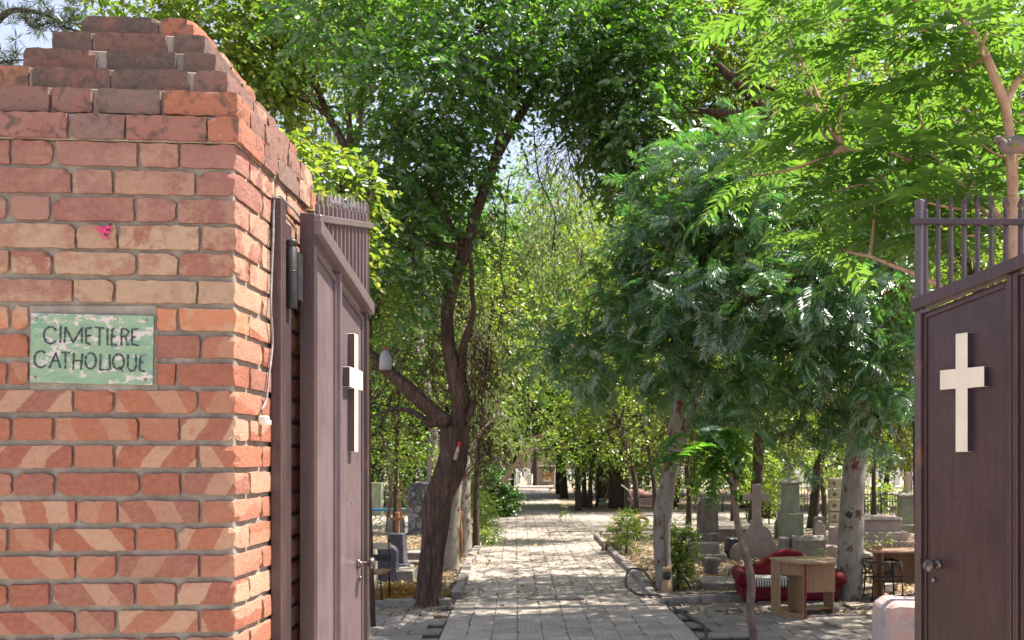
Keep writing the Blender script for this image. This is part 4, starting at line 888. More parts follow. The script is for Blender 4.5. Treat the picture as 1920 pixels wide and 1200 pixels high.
# pillar monuments
def pillar(Y, px0, px1, ycap, ysh, ybase, base0, base1, yplin, cross, mat, label):
    t = thing('pillar_monument', label, 'monument', tuple(P((px0+px1)/2, 900, Y).xy)+(0,)); w = pxm(px1-px0, Y)
    gbox(t, 'plinth', base0, base1, ybase, yplin, Y-.12, mat, w*1.3, 0); gbox(t, 'shaft', px0, px1, ysh+4, ybase, Y, mat, w, 0, .01, .06)
    gbox(t, 'cornice', px0-3, px1+3, ysh, ysh+4, Y-.05, M['stone_grey'], w*1.15, 0, .01); mb = MB(); c = P((px0+px1)/2, ysh, Y); h = pxm(ysh-ycap, Y); a = w*.62
    mb.add([(c.x-a, Y+w/2-a, c.z), (c.x+a, Y+w/2-a, c.z), (c.x+a, Y+w/2+a, c.z), (c.x-a, Y+w/2+a, c.z), (c.x-a*.3, Y+w/2-a*.3, c.z+h), (c.x+a*.3, Y+w/2-a*.3, c.z+h), (c.x+a*.3, Y+w/2+a*.3, c.z+h), (c.x-a*.3, Y+w/2+a*.3, c.z+h)], [(3, 2, 1, 0), (4, 5, 6, 7), (0, 1, 5, 4), (1, 2, 6, 5), (2, 3, 7, 6), (3, 0, 4, 7)]); mb.build('cap', M['stone_grey'], t, .01)
    cx0, cx1, ct, a0, a1, hw = cross; cc = (cx0+cx1)/2
    gbox(t, 'cross_shaft', cc-hw, cc+hw, ct, ycap+.5, Y+w*.4, M['stone_tan'], .12, 0, .005); mb = MB(); q = P(cc, (a0+a1)/2, Y+w*.4); mb.box((q.x, q.y+.06, q.z), (pxm(cx1-cx0, Y), .11, pxm(a1-a0, Y)), 0); mb.build('cross_arm', M['stone_tan'], t, .005)
pillar(22.5, 1468, 1500, 896, 904, 963, 1463, 1507, 1008, (1470, 1490, 867, 876, 883, 4), M['stone_olive'], 'greenish stone pillar with pyramid cap and small cross, mid right')
pillar(23.5, 1688, 1716, 922, 928, 984, 1682, 1720, 1000, (1694, 1713, 885, 893, 900, 4.5), M['stone_olive'], 'greenish pillar with tan cross beside the right gate leaf')
# small markers
for px0, px1, yt, yb, st, mt, lb in ((1453, 1469, 973, 1009, 'peak', 'stone_grey', 'small grey pointed marker left of the tan pointed marker'), (1481, 1498, 968, 1003, 'peak', 'stone_pink', 'small tan pointed marker in front of the greenish pillar'),
    (1526, 1549, 968, 1010, 'arch', 'stone_grey', 'round topped grey marker right of the dark forked trunk'), (1530, 1547, 977, 1021, 'peak', 'stone_pink', 'little pink marker in front of the round topped grey marker'), (1556, 1572, 988, 1026, 'round', 'stone_pink', 'stubby pink marker close against the thick pale trunk')):
    stone('grave_marker', lb, 'grave marker', px0, px1, yt, yb, M[mt], st, .2, 'small grave markers')
t = thing('grave_headstone', 'plain light grey headstone with rolled top above the desk', 'headstone', tuple(G(1517, 1060)))
Y = G(1517, 1060).y; w = pxm(62, Y); h = rev_to(1005, Y); cx = (1518-CX)/FPX*Y; mb = MB(); mb.prism([(0, 0), (.34, 0), (.30, h-.06), (.24, h-.01), (.16, h), (.07, h-.02), (.01, h-.08)], -w/2, w/2, (cx, Y, 0), R(90)); mb.build('slab', M['stone_grey'], t, .01)
mb = MB(); mb.box((cx-w/2-.12, Y+.3, .25), (.2, .3, .5)); mb.build('side_block', M['stone_grey'], t, .02); mb = MB(); mb.box((cx+w/2+.14, Y+.35, .17), (.26, .3, .34)); mb.build('side_block', M['stone_pink'], t, .02)
# niche column with oval plaques
Y = 25; t = thing('niche_column', 'yellowish four block column with dark oval plaques behind the thick trunk', 'monument', tuple(P(1570, 975, Y).xy)+(0,))
for i in range(4):
    y0 = 896+i*21; gbox(t, 'block', 1558, 1590, y0+1.2, y0+20, Y, M['stone_tan'], .45, 0, .015); mb = MB(); q = P(1565, y0+10, Y-.01); mb.lathe([(.058, 0), (.056, .008)], q, 14, axis=(0, -1, 0)); mb.build('oval_plaque', M['stone_brown'], t)
gbox(t, 'base', 1555, 1593, 980.2, 996, Y-.1, M['stone_tan'], .65)
# big tomb right
Y = 21.8; t = thing('box_tomb', 'pinkish box tomb on a plinth in front of the iron fence', 'tomb', tuple(P(1660, 1015, Y).xy)+(0,))
gbox(t, 'plinth', 1608, 1703, 998, 1015, Y, M['stone_pink'], 1.6); gbox(t, 'chest', 1614, 1691, 976, 998, Y+.2, M['stone_pink'], 1.2, 0, .02); gbox(t, 'lid', 1612, 1693, 970, 976, Y+.12, M['stone_pink'], 1.35, 0, .02, .05)
# fence
Y = 26; t = thing('iron_fence', 'black iron grave fence behind the pinkish box tomb', 'fence', tuple(P(1655, 980, Y).xy)+(0,))
z0, z1 = rev_to(970, Y), rev_to(924, Y)
for i in range(13):
    px = 1622+i*5.2; q = P(px, 900, Y); mb = MB(); mb.tube([(q.x, Y, max(0, z0-.1)), (q.x, Y, z1)], .011, 5); mb.build('fence_bar', M['black_metal'], t, recalc=False)
for z in (z0+.03, z1-.05, (z0+z1)/2+.1): mb = MB(); a, b_ = P(1620, 900, Y), P(1688, 900, Y); mb.box(((a.x+b_.x)/2, Y, z), (b_.x-a.x, .02, .025)); mb.build('fence_rail', M['black_metal'], t)
for px in (1621, 1652, 1687): q = P(px, 900, Y); mb = MB(); mb.tube([(q.x, Y+.02, 0), (q.x, Y+.02, z1+.06)], .022, 6); mb.build('fence_post', M['black_metal'], t)
# wavy iron gate behind
Y = 33; t = thing('iron_fence', 'low dark ornamental iron fence between the pillar and the dark forked trunk', 'fence', tuple(P(1515, 930, Y).xy)+(0,))
for i in range(9):
    q = P(1503+i*5.4, 900, Y); mb = MB(); mb.tube([(q.x, Y, 0), (q.x, Y, rev_to(897+4*math.sin(i*1.3), Y))], .012, 5); mb.build('fence_bar', M['black_metal'], t, recalc=False)
for yy in (905, 935): a, b_ = P(1501, yy, Y), P(1549, yy, Y); mb = MB(); mb.box(((a.x+b_.x)/2, Y, a.z), (b_.x-a.x, .02, .03)); mb.build('fence_rail', M['black_metal'], t)
# scalloped edging, long kerb tomb
t = thing('scalloped_edging', 'row of small scalloped stones edging a grave right of the thick trunk', 'edging', tuple(G(1660, 1028)))
for i in range(11):
    c = G(1616+i*9.5, 1026+.2*i); mb = MB(); mb.prism([(-.055, 0), (.055, 0), (.055, .10), (.038, .14), (0, .155), (-.038, .14), (-.055, .10)], 0, .06, tuple(c)); mb.build('edging_stone', M['stone_pink'], t, .006)
t = thing('scalloped_edging', 'nearer broken row of pale edging stones beside the metal table', 'edging', tuple(G(1660, 1048)))
for i in range(9):
    if i in (2, 5): continue
    c = G(1618+i*11, 1040+.4*i); mb = MB(); mb.prism([(-.05, 0), (.05, 0), (.045, .08), (0, .14), (-.045, .08)], 0, .06, tuple(c), random.uniform(-.3, .3)); mb.build('edging_stone', M['stone_tan'], t, .006)
c0, c1 = G(1606, 1052), G(1720, 1098); d = c1-c0; mb = MB(); m_ = (c0+c1)/2; mb.box((m_.x, m_.y, .12), (d.length, .14, .24), math.atan2(d.y, d.x)); single(mb, 'grave_kerb', M['stone_pink'], 'long low pink stone grave kerb running toward the right gate leaf', 'grave kerb', tuple(c0), bevel=.01)
# stub and flat slab, urn like block
c = G(1333, 1076); t = thing('stone_urn', 'small squat grey stone urn on the litter by the stepped plinth', 'urn', tuple(c)); mb = MB(); mb.lathe([(.11, 0), (.14, .05), (.12, .10), (.17, .22), (.18, .26), (.14, .28)], c, 8); mb.build('urn', M['stone_brown'], t)
c = G(1352, 1102); mb = MB(); mb.box((c.x, c.y+.2, .05), (.62, .75, .10), -.05, jit=.01); single(mb, 'flat_slab', M['stone_grey'], 'flat grey grave slab on the ground left of the red sofa', 'slab', tuple(c), bevel=.012)
mb = MB(); c = G(1345, 1122); mb.box((c.x, c.y+.1, .04), (.9, .22, .08), .03, jit=.01); single(mb, 'flat_slab', M['stone_brown'], 'narrow dark slab in front of the flat grave slab', 'slab', tuple(c), bevel=.012)
# black metal table frame
c = G(1655, 1134); t = thing('metal_table', 'bare black metal table frame between the thick trunk and the second desk', 'table frame', tuple(c)); Y = c.y
def bar(a, b_, r=.012, nm='bar'): mb = MB(); mb.tube([a, b_], r, 6); mb.build(nm, M['black_metal'], t, recalc=False)
for dy in (0, .45):
    for p, q in (((1626, 1054), (1690, 1055)), ((1632, 1057), (1640, 1082)), ((1656, 1057), (1644, 1080)), ((1667, 1056), (1672, 1081)), ((1677, 1057), (1688, 1066)), ((1632, 1082), (1694, 1081)), ((1637, 1089), (1694, 1089)), ((1638, 1082), (1634, 1137)), ((1657, 1089), (1659, 1112)), ((1690, 1056), (1694, 1137))):
        a, b_ = P(*p, Y), P(*q, Y); a.y += dy; b_.y += dy; bar(a, b_, .011)
for px in (1630, 1690): a = P(px, 1055, Y); bar(a, a+Vector((0, .45, 0)))
# monument at the end of the path
Y = 63; t = thing('path_monument', 'stone block monument with a white mosaic cross panel at the far end of the path', 'monument', tuple(P(1022, 914, Y).xy)+(0,))
gbox(t, 'block', 1007, 1041, 877, 914, Y, M['stone_pink'], 1.0, 0, .05); gbox(t, 'cap', 1006, 1042, 872.5, 877, Y-.05, M['stone_brown'], 1.1, 0, .08)
gbox(t, 'base', 1003, 1046, 909, 916, Y-.15, M['stone_pink'], 1.3, 0, .03)
pn = gbox(t, 'mosaic_panel', 1018.5, 1033, 881, 903, Y-.04, M['mosaic_white'], .035, 0, 0); cc = P(1025.8, 892, Y-.045)
for a in range(4):
    rm = Matrix.Rotation(R(90*a), 3, 'Y'); mb = MB(); mb.add([cc+rm@Vector(q)*(.23 if 1 else 1) for q in ((-.15, 0, .12), (.15, 0, .12), (.75, 0, 1.2), (-.75, 0, 1.2), (-.15, -.04, .12), (.15, -.04, .12), (.75, -.04, 1.2), (-.75, -.04, 1.2))], [(0, 1, 2, 3), (7, 6, 5, 4), (0, 1, 5, 4), (1, 2, 6, 5), (2, 3, 7, 6), (3, 0, 4, 7)]); mb.build('cross_arm', M['mosaic_gold'], pn)
# white graves in the sun
gr = stone('white_headstone', 'white marble headstone in the sunlit rows behind the trees', 'headstone', 972, 978, 880, 904, M['stone_white'], 'arch', .35, 'white headstones in sunlit rows')
base_me = gr.data; gl = gr.location.copy(); first = True
for row, (Y, n) in enumerate(((66, 46), (73, 50), (82, 52), (92, 48))):
    for i in range(n):
        X = -26+i*1.22+row*.4+random.uniform(-.08, .08)+Y*.05
        if abs((X/Y*FPX+CX)-1022) < 26 and row < 1: continue
        if first: o = gr; first = False
        else: o = gr.copy(); COL.objects.link(o)
        o.location = (X, Y+random.uniform(-.1, .1), 0); o.rotation_euler.z = random.gauss(0, .05); s = random.uniform(.85, 1.1); o.scale = (1.5*s, 1, .95*s)
t = thing('sunlit_terrace', 'pale sunlit stone terrace kerb before the white headstones', 'kerb', (0, 61, 0)); mb = MB()
mb.box((-12, 60, .10), (14, .4, .2)); mb.box((8.5, 60, .10), (22, .4, .2)); mb.build('kerb', M['stone_white'], t, .02)

# wheelbarrow with sacks
c = G(1208, 968); Y = c.y; t = thing('wheelbarrow', 'rusty wheelbarrow loaded with a pink sack beyond the cross path', 'wheelbarrow', tuple(c))
mb = MB(); a = P(1208, 935, Y); mb.hull([a+Vector(v) for v in ((-.35, -.25, -.32), (.4, -.25, -.32), (.4, .25, -.32), (-.35, .25, -.32), (-.6, -.38, .02), (.6, -.38, .02), (.6, .38, .02), (-.6, .38, .02))]); mb.build('tray', M['gate_rusty'], t, .02)
mb = MB(); q = smooth_path([(*P(1180, 928, Y), .10), (*P(1194, 925, Y), .17), (*P(1212, 930, Y), .15), (*P(1238, 932, Y), .16), (*P(1258, 942, Y), .05)], 5); mb.tube([p[:3] for p in q], [p[3] for p in q], 12, 0, .35); mb.build('sack', M['pinkcloth'], t, recalc=False)
mb = MB(); a = P(1190, 958, Y); mb.lathe([(.05, -.05), (.17, -.045), (.20, 0), (.17, .045), (.05, .05)], (a.x, Y, .20), 16, axis=(0, 1, 0)); mb.build('wheel', M['rubber'], t)
for dy in (-.28, .28):
    mb = MB(); mb.tube([P(1222, 948, Y)+Vector((0, dy, 0)), P(1190, 945, Y)+Vector((0, dy, 0)), P(1180, 920, Y)+Vector((0, dy, 0)), P(1165, 909, Y)+Vector((0, dy, 0))], .022, 6); mb.build('handle', M['stone_pink'], t, recalc=False)
    mb = MB(); a = P(1228, 948, Y); mb.tube([(a.x, Y+dy, a.z), (a.x+.05, Y+dy, 0)], .02, 6); mb.build('leg', M['black_metal'], t, recalc=False)
# log pile
t = thing('fallen_log', 'sawn log and bent branches lying left of the pale leaning trunk', 'log', tuple(G(1150, 1035))); Y = G(1150, 1035).y
for pts, r0, mt in (([(1135, 1026), (1150, 1026), (1160, 1028)], .13, 'bark_sap'), ([(1155, 1022), (1175, 990), (1188, 968), (1200, 990)], .035, 'bark_young'), ([(1188, 975), (1200, 968), (1214, 976), (1205, 990)], .06, 'bark_young'), ([(1195, 985), (1205, 1005), (1225, 1000), (1240, 990)], .04, 'bark_sap'), ([(1165, 1008), (1150, 990), (1158, 985)], .03, 'bark_young')):
    mb = MB(); q = smooth_path([(*P(a, b_, Y+.15*i), r0*(1-.12*i)) for i, (a, b_) in enumerate(pts)], 5); mb.tube([p[:3] for p in q], [p[3] for p in q], 10, 0, .2); mb.build('branch', M[mt], t, recalc=False)
mb = MB(); a = P(1134, 1026, Y); mb.lathe([(.10, 0), (.10, .006)], a+Vector((-.012, -.01, 0)), 14, axis=(-1, -.3, 0)); mb.build('cut_face', M['twine'], t)
# hose
def gp(px, py, r=.018, z=.05): c = G(px, py); return (c.x, c.y, z, r)
mb = MB(); limb(mb, [gp(1244, 1108, z=.05), gp(1225, 1097), gp(1205, 1088, z=.16), gp(1180, 1086, z=.16), gp(1173, 1098), gp(1180, 1110), gp(1200, 1122), gp(1235, 1130, z=.10), gp(1258, 1142), gp(1280, 1158), gp(1305, 1172), gp(1322, 1186), gp(1325, 1230)], 8, 0)
single(mb, 'garden_hose', M['rubber'], 'black hose snaking from the kerb across the paving', 'hose', tuple(G(1244, 1108)))
mb = MB(); Y = 13.2; limb(mb, [(*P(1248, 1126, Y), .02), (*P(1262, 1105, Y), .02), (*P(1275, 1088, Y), .022), (*P(1283, 1084, Y), .02), (*P(1292, 1098, Y), .018), (*P(1295, 1108, Y), .018), (*P(1293, 1124, Y), .018)], 8, 0)
single(mb, 'bent_pipe', M['rubber'], 'bent black pipe standing at the foot of the green sapling', 'pipe', tuple(G(1270, 1124)))
# broom against the trunk
Y = 13.1; t = thing('broom', 'straw broom upside down against the pale leaning trunk', 'broom', tuple(G(1251, 1118)))
mb = MB(); q = [(*P(1252, 1118, Y), .085), (*P(1251, 1102, Y), .075), (*P(1250, 1086, Y), .055)]; mb.tube([p[:3] for p in q], [p[3] for p in q], 10, 0, .2); mb.build('bristles', M['twine'], t, recalc=False)
mb = MB(); mb.tube([P(1250, 1086, Y), P(1250, 1072, Y)], [.055, .055], 10); mb.build('binding', M['rubber'], t); mb = MB(); mb.tube([P(1250, 1072, Y), P(1249, 1064, Y)], [.06, .07], 10); mb.build('bristle_top', M['twine'], t)
mb = MB(); mb.tube([P(1249, 1070, Y), P(1245, 960, Y+.1)], .012, 6); mb.build('handle', M['bark_sap'], t, recalc=False)
# straw heap
n = 5000; c = G(738, 1128); u = RNG.normal(size=(n, 2))*np.array((.26, .20)); h = .17*np.exp(-(u[:, 0]**2/.12+u[:, 1]**2/.07)); pos = np.stack([c.x+u[:, 0], c.y+.25+u[:, 1], h*RNG.uniform(.4, 1, n)+.02], 1)
Vv, Ff = cloud(T_narrow(.04), pos, norm(RNG.normal(size=(n, 3))*np.array((1, 1, .3))), norm(RNG.normal(size=(n, 3))*.4+np.array((0, 0, 1))), RNG.uniform(.08, .2, n))
tag(link('straw_heap', fast_mesh('straw_heap', Vv, Ff, M['straw'])), 'heap of golden dry straw between the arched headstone and the leaning trunk', 'straw heap', kind='stuff')
# bottle hanging, left limb
Y = 12.0; t = thing('plastic_jug', 'cloudy plastic bottle with red cap hanging from the left limb', 'bottle', tuple(P(723, 694, Y)))
mb = MB(); b0 = P(723, 694, Y); s = Y/FPX; mb.lathe([(8*s, 0), (11.5*s, 2*s), (11.5*s, 20*s), (10*s, 27*s), (5*s, 35*s), (3*s, 38*s)], b0, 16); mb.build('body', M['jug'], t)
mb = MB(); mb.lathe([(3.4*s, 0), (3.4*s, 4*s)], b0+Vector((0, 0, 38.1*s)), 12); mb.build('cap', M['red'], t); mb = MB(); mb.tube([b0+Vector((0, 0, 42*s)), P(728, 640, Y)], .004, 5); mb.build('string', M['black_metal'], t)
Y = 11.85; t = thing('bottle', 'small bottle with red cap wedged in the fork of the leaning trunk', 'bottle', tuple(P(856, 862, Y)))
a, b_ = P(853, 862, Y), P(860, 836, Y); mb = MB(); mb.tube([a, a.lerp(b_, .7), b_], [.024, .024, .012], 10); mb.build('body', M['stone_tan'], t); mb = MB(); mb.tube([b_, b_+(b_-a)*.28], .024, 10); mb.build('cap', M['red'], t); mb = MB(); mb.tube([a.lerp(b_, .44), a.lerp(b_, .50)], .026, 10); mb.build('band', M['red'], t)
# tag plate on big trunk
Y = 12.25; mb = MB(); c = P(1592, 965, Y); mb.box((0, 0, 0), (.085, .015, .085)); mb.v = [tuple(c+Matrix.Rotation(R(30), 3, 'Y')@Vector(v)) for v in mb.v]; single(mb, 'tag_plate', M['black_metal'], 'small dark square plate tilted on the thick pale trunk', 'plate', tuple(c))
# dove
Y = 5.1; c = P(1905, 275, Y); t = thing('dove', 'brown dove with rosy breast perched behind the slender forked trunk', 'bird', tuple(c)); s = Y/FPX
def dvt(pts, name, mat, n=14, sq=1): mb = MB(); q = smooth_path([(*P(a, b_, Y), r*s) for a, b_, r in pts], 5); mb.tube([p[:3] for p in q], [max(.0004, p[3]) for p in q], n); return mb.build(name, mat, t, recalc=False)
dvt([(1872, 268, 5), (1874, 266, 8), (1880, 270, 10), (1885, 275, 13), (1897, 274, 14), (1915, 275, 12), (1935, 281, 7), (1950, 285, 3)], 'body', M['dove_breast'])
dvt([(1890, 268, 6), (1900, 266, 12), (1915, 269, 12), (1935, 277, 7), (1955, 285, 3), (1975, 291, 2)], 'wing', M['dove_back'])
dvt([(1864, 266, 3), (1867, 263, 6), (1872, 262, 7.5), (1877, 265, 6)], 'head', M['dove_breast'])
dvt([(1867, 267, 1.6), (1863, 271, .6)], 'beak', M['dark']); mb = MB(); q = P(1868, 262, Y-.018); mb.lathe([(.0, -.003), (.0035, 0), (.0, .003)], q, 8, axis=(0, -1, 0)); mb.build('eye', M['dark'], t)
for px in (1893, 1899): dvt([(px, 287, 1.2), (px, 292, 1)], 'leg', M['dove_breast'], 5)
# ================================================================== TREES
def LP(Y, pts):   # (px, py, half width px[, depth offset])
    out = []
    for p in pts:
        y = Y+(p[3] if len(p) > 3 else 0); v = P(p[0], p[1], y); out.append((v.x, v.y, max(v.z, -.05), p[2]*y/FPX))
    return out
OV, RH, NA = T_ovate(), T_rhomb(), T_narrow()
# 1 leaning dark tree left of the path
Y = 12.1
L1 = [LP(Y, [(798, 1149, 31), (801, 1128, 25), (804, 1095, 22), (813, 1010, 22), (825, 935, 26), (844, 872, 27), (853, 830, 26), (852, 800, 25)]),
      LP(Y, [(852, 812, 20), (862, 770, 15), (856, 710, 13), (842, 650, 11.5), (838, 590, 11.5), (848, 530, 12), (872, 470, 11.5), (893, 400, 10, .1), (912, 345, 9, .2), (935, 285, 8, .3), (975, 215, 7, .4), (1005, 165, 6, .5), (1040, 100, 4, .6)]),
      LP(Y, [(850, 806, 19), (810, 772, 15), (770, 735, 14), (730, 700, 12), (700, 670, 10), (670, 640, 8), (640, 600, 6)]),
      LP(Y, [(866, 770, 8), (864, 700, 7.5), (872, 640, 7), (888, 590, 6), (885, 545, 5), (882, 490, 4), (860, 440, 3)]),
      LP(Y, [(912, 345, 8, .2), (930, 290, 8, .1), (942, 225, 7, 0), (955, 150, 6), (962, 60, 5.5), (968, -40, 5)]),
      LP(Y, [(948, 230, 6, .2), (985, 130, 5, .4), (1020, 60, 4, .5), (1040, -30, 3, .6)]),
      LP(Y, [(800, 790, 6), (770, 770, 5), (735, 768, 4), (700, 780, 3)]), LP(Y, [(875, 790, 10), (884, 765, 8), (886, 750, 7)]), LP(Y, [(835, 795, 9, -.15), (832, 790, 9, -.35)]), LP(Y, [(825, 792, 9), (800, 795, 8), (797, 796, 7)])]
L1.append(LP(Y, [(872, 470, 6), (820, 380, 5, -.4), (770, 330, 4, -.7), (740, 300, 3, -.8)])); L1.append(LP(Y, [(955, 150, 5), (900, 90, 4, -.5), (820, 40, 3, -.8)]))
bl = [B(770, 470, 11.4, 60, 90, .7, 120, .45), B(765, 330, 11.6, 65, 85, .9, 180, .5), B(700, 420, 11.8, 55, 80, .7, 90, .45), B(720, 550, 11.6, 45, 50, .5, 45, .4), B(830, 300, 11.6, 70, 70, .9, 150, .5), B(800, 170, 11.2, 120, 90, 1.0, 330, .5),
      B(640, 50, 11.8, 110, 50, 1.0, 170, .5), B(900, 60, 11.4, 110, 90, 1.1, 260, .5), B(1030, 50, 11.8, 100, 80, 1.0, 150, .5), B(1060, 180, 12.6, 70, 50, .8, 100, .45),
      B(930, 200, 12.8, 50, 80, .8, 50, .45), B(760, 20, 12.2, 200, 70, 1.2, 260, .5), B(850, -160, 12.5, 300, 110, 2.0, 330, .6), B(830, 420, 12.6, 40, 50, .5, 40, .4), B(770, 640, 13.6, 60, 60, .6, 60, .4), B(905, 450, 13.2, 26, 50, .4, 26, .35)]
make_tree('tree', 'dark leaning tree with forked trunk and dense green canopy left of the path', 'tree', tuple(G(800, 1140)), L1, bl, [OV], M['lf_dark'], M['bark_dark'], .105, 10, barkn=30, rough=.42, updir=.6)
LR = [LP(13.2, [(1745, 1117, 20), (1735, 900, 17), (1700, 600, 15), (1600, 380, 13), (1450, 220, 10), (1320, 100, 8), (1220, 20, 5)]), LP(13.2, [(1450, 220, 8), (1340, 210, 6), (1240, 200, 5), (1180, 180, 3)]), LP(13.2, [(1320, 100, 6), (1240, 80, 5), (1150, 90, 4), (1080, 100, 3)])]
make_tree('tree', 'tall dense dark green tree whose crown fills the upper centre above the gap', 'tree', tuple(G(1745, 1117)), LR,
    [B(1180, 170, 12.4, 90, 130, 1.0, 420, .5), B(1190, 320, 12.8, 60, 80, .8, 170, .45), B(1230, 60, 12.4, 80, 90, 1.0, 260, .5), B(1130, 110, 12.8, 90, 90, 1.0, 170, .5), B(1100, -60, 12.8, 220, 90, 1.6, 260, .6), B(1150, 250, 13.4, 50, 50, .7, 70, .45), B(1100, 60, 14.5, 90, 80, 1.5, 120, .5), B(1250, -120, 15.0, 200, 60, 2.5, 200, .6)], [OV], M['lf_dark'], M['bark_dark'], .105, 10, updir=.6)
# hanging brown dead vine on it
t = thing('dry_vine', 'brown dead vine and twigs hanging round the forked trunk', 'dead vine', tuple(P(885, 720, 12.3)))
parts = []; tw = MB()
for b_ in (B(885, 690, 12.35, 24, 60, .3, 110, .4), B(790, 600, 12.9, 60, 110, .5, 130, .5), B(890, 830, 12.4, 18, 70, .3, 60, .4), B(900, 590, 13.5, 60, 80, .5, 80, .5), B(760, 700, 13.2, 70, 70, .5, 100, .5), B(1090, 270, 13.4, 80, 60, .8, 140, .6), B(560, 220, 15, 70, 60, .6, 60, .5)):
    vf, (p, d, L) = leaf_blob(b_, NA, .085, 7, .5, hang=.4); parts.append(vf)
    for q in range(len(p)): a = Vector(p[q]); tw.tube([a, a+Vector(d[q])*L-Vector((0, 0, .1))], [.006, .002], 3, cap=False)
Vv, Ff = merge(parts); tag(link('dead_leaves', fast_mesh('dead_leaves', Vv-np.array(t.location), Ff, M['lf_brown']), t), kind='stuff'); tag(tw.build('vine_stems', M['bark_far'], t, recalc=False), kind='stuff')
t = thing('dead_branches', 'brown dead twigs tangled beneath the mimosa on the right', 'dead branches', tuple(P(1400, 700, 14)))
parts = []; tw = MB()
for b_ in (B(1310, 760, 15.0, 50, 60, .6, 110, .5), B(1580, 700, 14.5, 26, 80, .4, 120, .5), B(1490, 720, 16, 60, 60, .6, 100, .5), B(1650, 760, 15, 60, 60, .6, 80, .5), B(1390, 790, 18, 60, 40, .6, 80, .5), B(1220, 800, 19, 60, 50, .6, 90, .6), B(1130, 690, 22, 60, 60, .6, 80, .7)):
    vf, (p, d, L) = leaf_blob(b_, NA, .085, 6, .5, hang=.35); parts.append(vf)
    for q in range(len(p)): a = Vector(p[q]); tw.tube([a, a+Vector(d[q])*L*1.6-Vector((0, 0, .12))], [.009, .003], 3, cap=False)
Vv, Ff = merge(parts); tag(link('dead_leaves', fast_mesh('dead_leaves', Vv-np.array(t.location), Ff, M['lf_brown']), t), kind='stuff'); tag(tw.build('dead_twigs', M['bark_far'], t, recalc=False), kind='stuff')
# thin hanging vines
tw = MB(); t = thing('vine', 'thin bare vines hanging in the gap right of the forked trunk', 'vine', tuple(P(950, 420, 12.6)))
for pts in ([(932, 345), (945, 380), (948, 440), (938, 500), (950, 560)], [(1000, 230), (1010, 330), (1040, 400), (1035, 470)], [(1060, 250), (1075, 330), (1110, 380)], [(965, 700), (1000, 760), (1040, 800)], [(1130, 520), (1100, 610), (1110, 700)]):
    tw = MB(); limb(tw, [(*P(a, b_, 12.6+.2*i), .009) for i, (a, b_) in enumerate(pts)], 4, .1); tw.build('stem', M['bark_far'], t, recalc=False)
# 2 three limbed tree behind the pier
Y = 15.5
L2 = [LP(Y, [(662, 1080, 18), (664, 800, 16), (660, 500, 14), (658, 380, 13), (657, 300, 12)]), LP(Y, [(657, 310, 8), (640, 262, 7.5), (615, 215, 7), (592, 160, 6), (578, 110, 5), (560, 20, 4)]), LP(Y, [(657, 310, 7), (655, 240, 6), (650, 180, 5.5), (648, 110, 4.5), (640, 0, 3)]),
      LP(Y, [(659, 310, 8), (672, 245, 7.5), (682, 170, 6.5), (690, 100, 5.5), (700, 0, 4)]), LP(Y, [(620, 225, 4), (585, 195, 3.5), (550, 185, 3)]), LP(Y, [(655, 240, 3), (630, 200, 3), (600, 215, 2)])]
bl = [B(510, 90, 15, 70, 70, 1.2, 230, .6), B(430, 40, 14.5, 110, 60, 1.2, 220, .6), B(300, 10, 14, 110, 45, 1.2, 150, .6), B(600, 50, 15.5, 100, 50, 1.2, 150, .6), B(700, 40, 16, 90, 60, 1.2, 120, .6), B(530, 200, 16.4, 50, 50, .8, 90, .5), B(610, 240, 18, 60, 60, .8, 60, .5), B(730, 200, 18, 60, 90, .8, 70, .5), B(480, 150, 15.5, 50, 40, .7, 80, .5), B(640, -40, 15.5, 250, 70, 1.6, 260, .6), B(545, 290, 17, 50, 60, .8, 70, .5), B(230, -50, 14.5, 130, 60, 1.2, 80, .6), B(600, 150, 18.5, 90, 60, .8, 60, .5)]
make_tree('tree', 'three limbed tree with yellow green leaves rising behind the brick pier', 'tree', tuple(G(662, 1075)), L2, bl, [OV], M['lf_mid'], M['bark_far'], .125, 9)
# 3 bright shrub over the gate spikes
make_tree('shrub', 'bright sunlit yellow green shrub just above the left gate spikes', 'shrub', (-3.4, 9.5, 0), [LP(9.5, [(600, 1218, 8), (605, 700, 6), (610, 420, 4)]), LP(9.5, [(604, 760, 4), (640, 560, 4), (650, 440, 3)])],
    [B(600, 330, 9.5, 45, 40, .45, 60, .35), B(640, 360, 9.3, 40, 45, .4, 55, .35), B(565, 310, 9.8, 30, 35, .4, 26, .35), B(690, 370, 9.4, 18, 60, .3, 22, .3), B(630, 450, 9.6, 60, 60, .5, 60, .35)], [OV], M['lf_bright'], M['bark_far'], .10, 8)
# leaves peeping right of left gate
make_tree('shrub', 'broad leaved shrub directly right of the left gate leaf', 'shrub', (-3.1, 10.6, 0), [LP(10.6, [(700, 1180, 5), (690, 850, 5), (695, 600, 4)])], [B(710, 530, 10.6, 22, 50, .3, 30, .3), B(712, 595, 10.6, 18, 28, .3, 16, .28), B(694, 640, 10.6, 8, 50, .2, 10, .2)], [OV], M['lf_mid'], M['bark_far'], .085, 8)
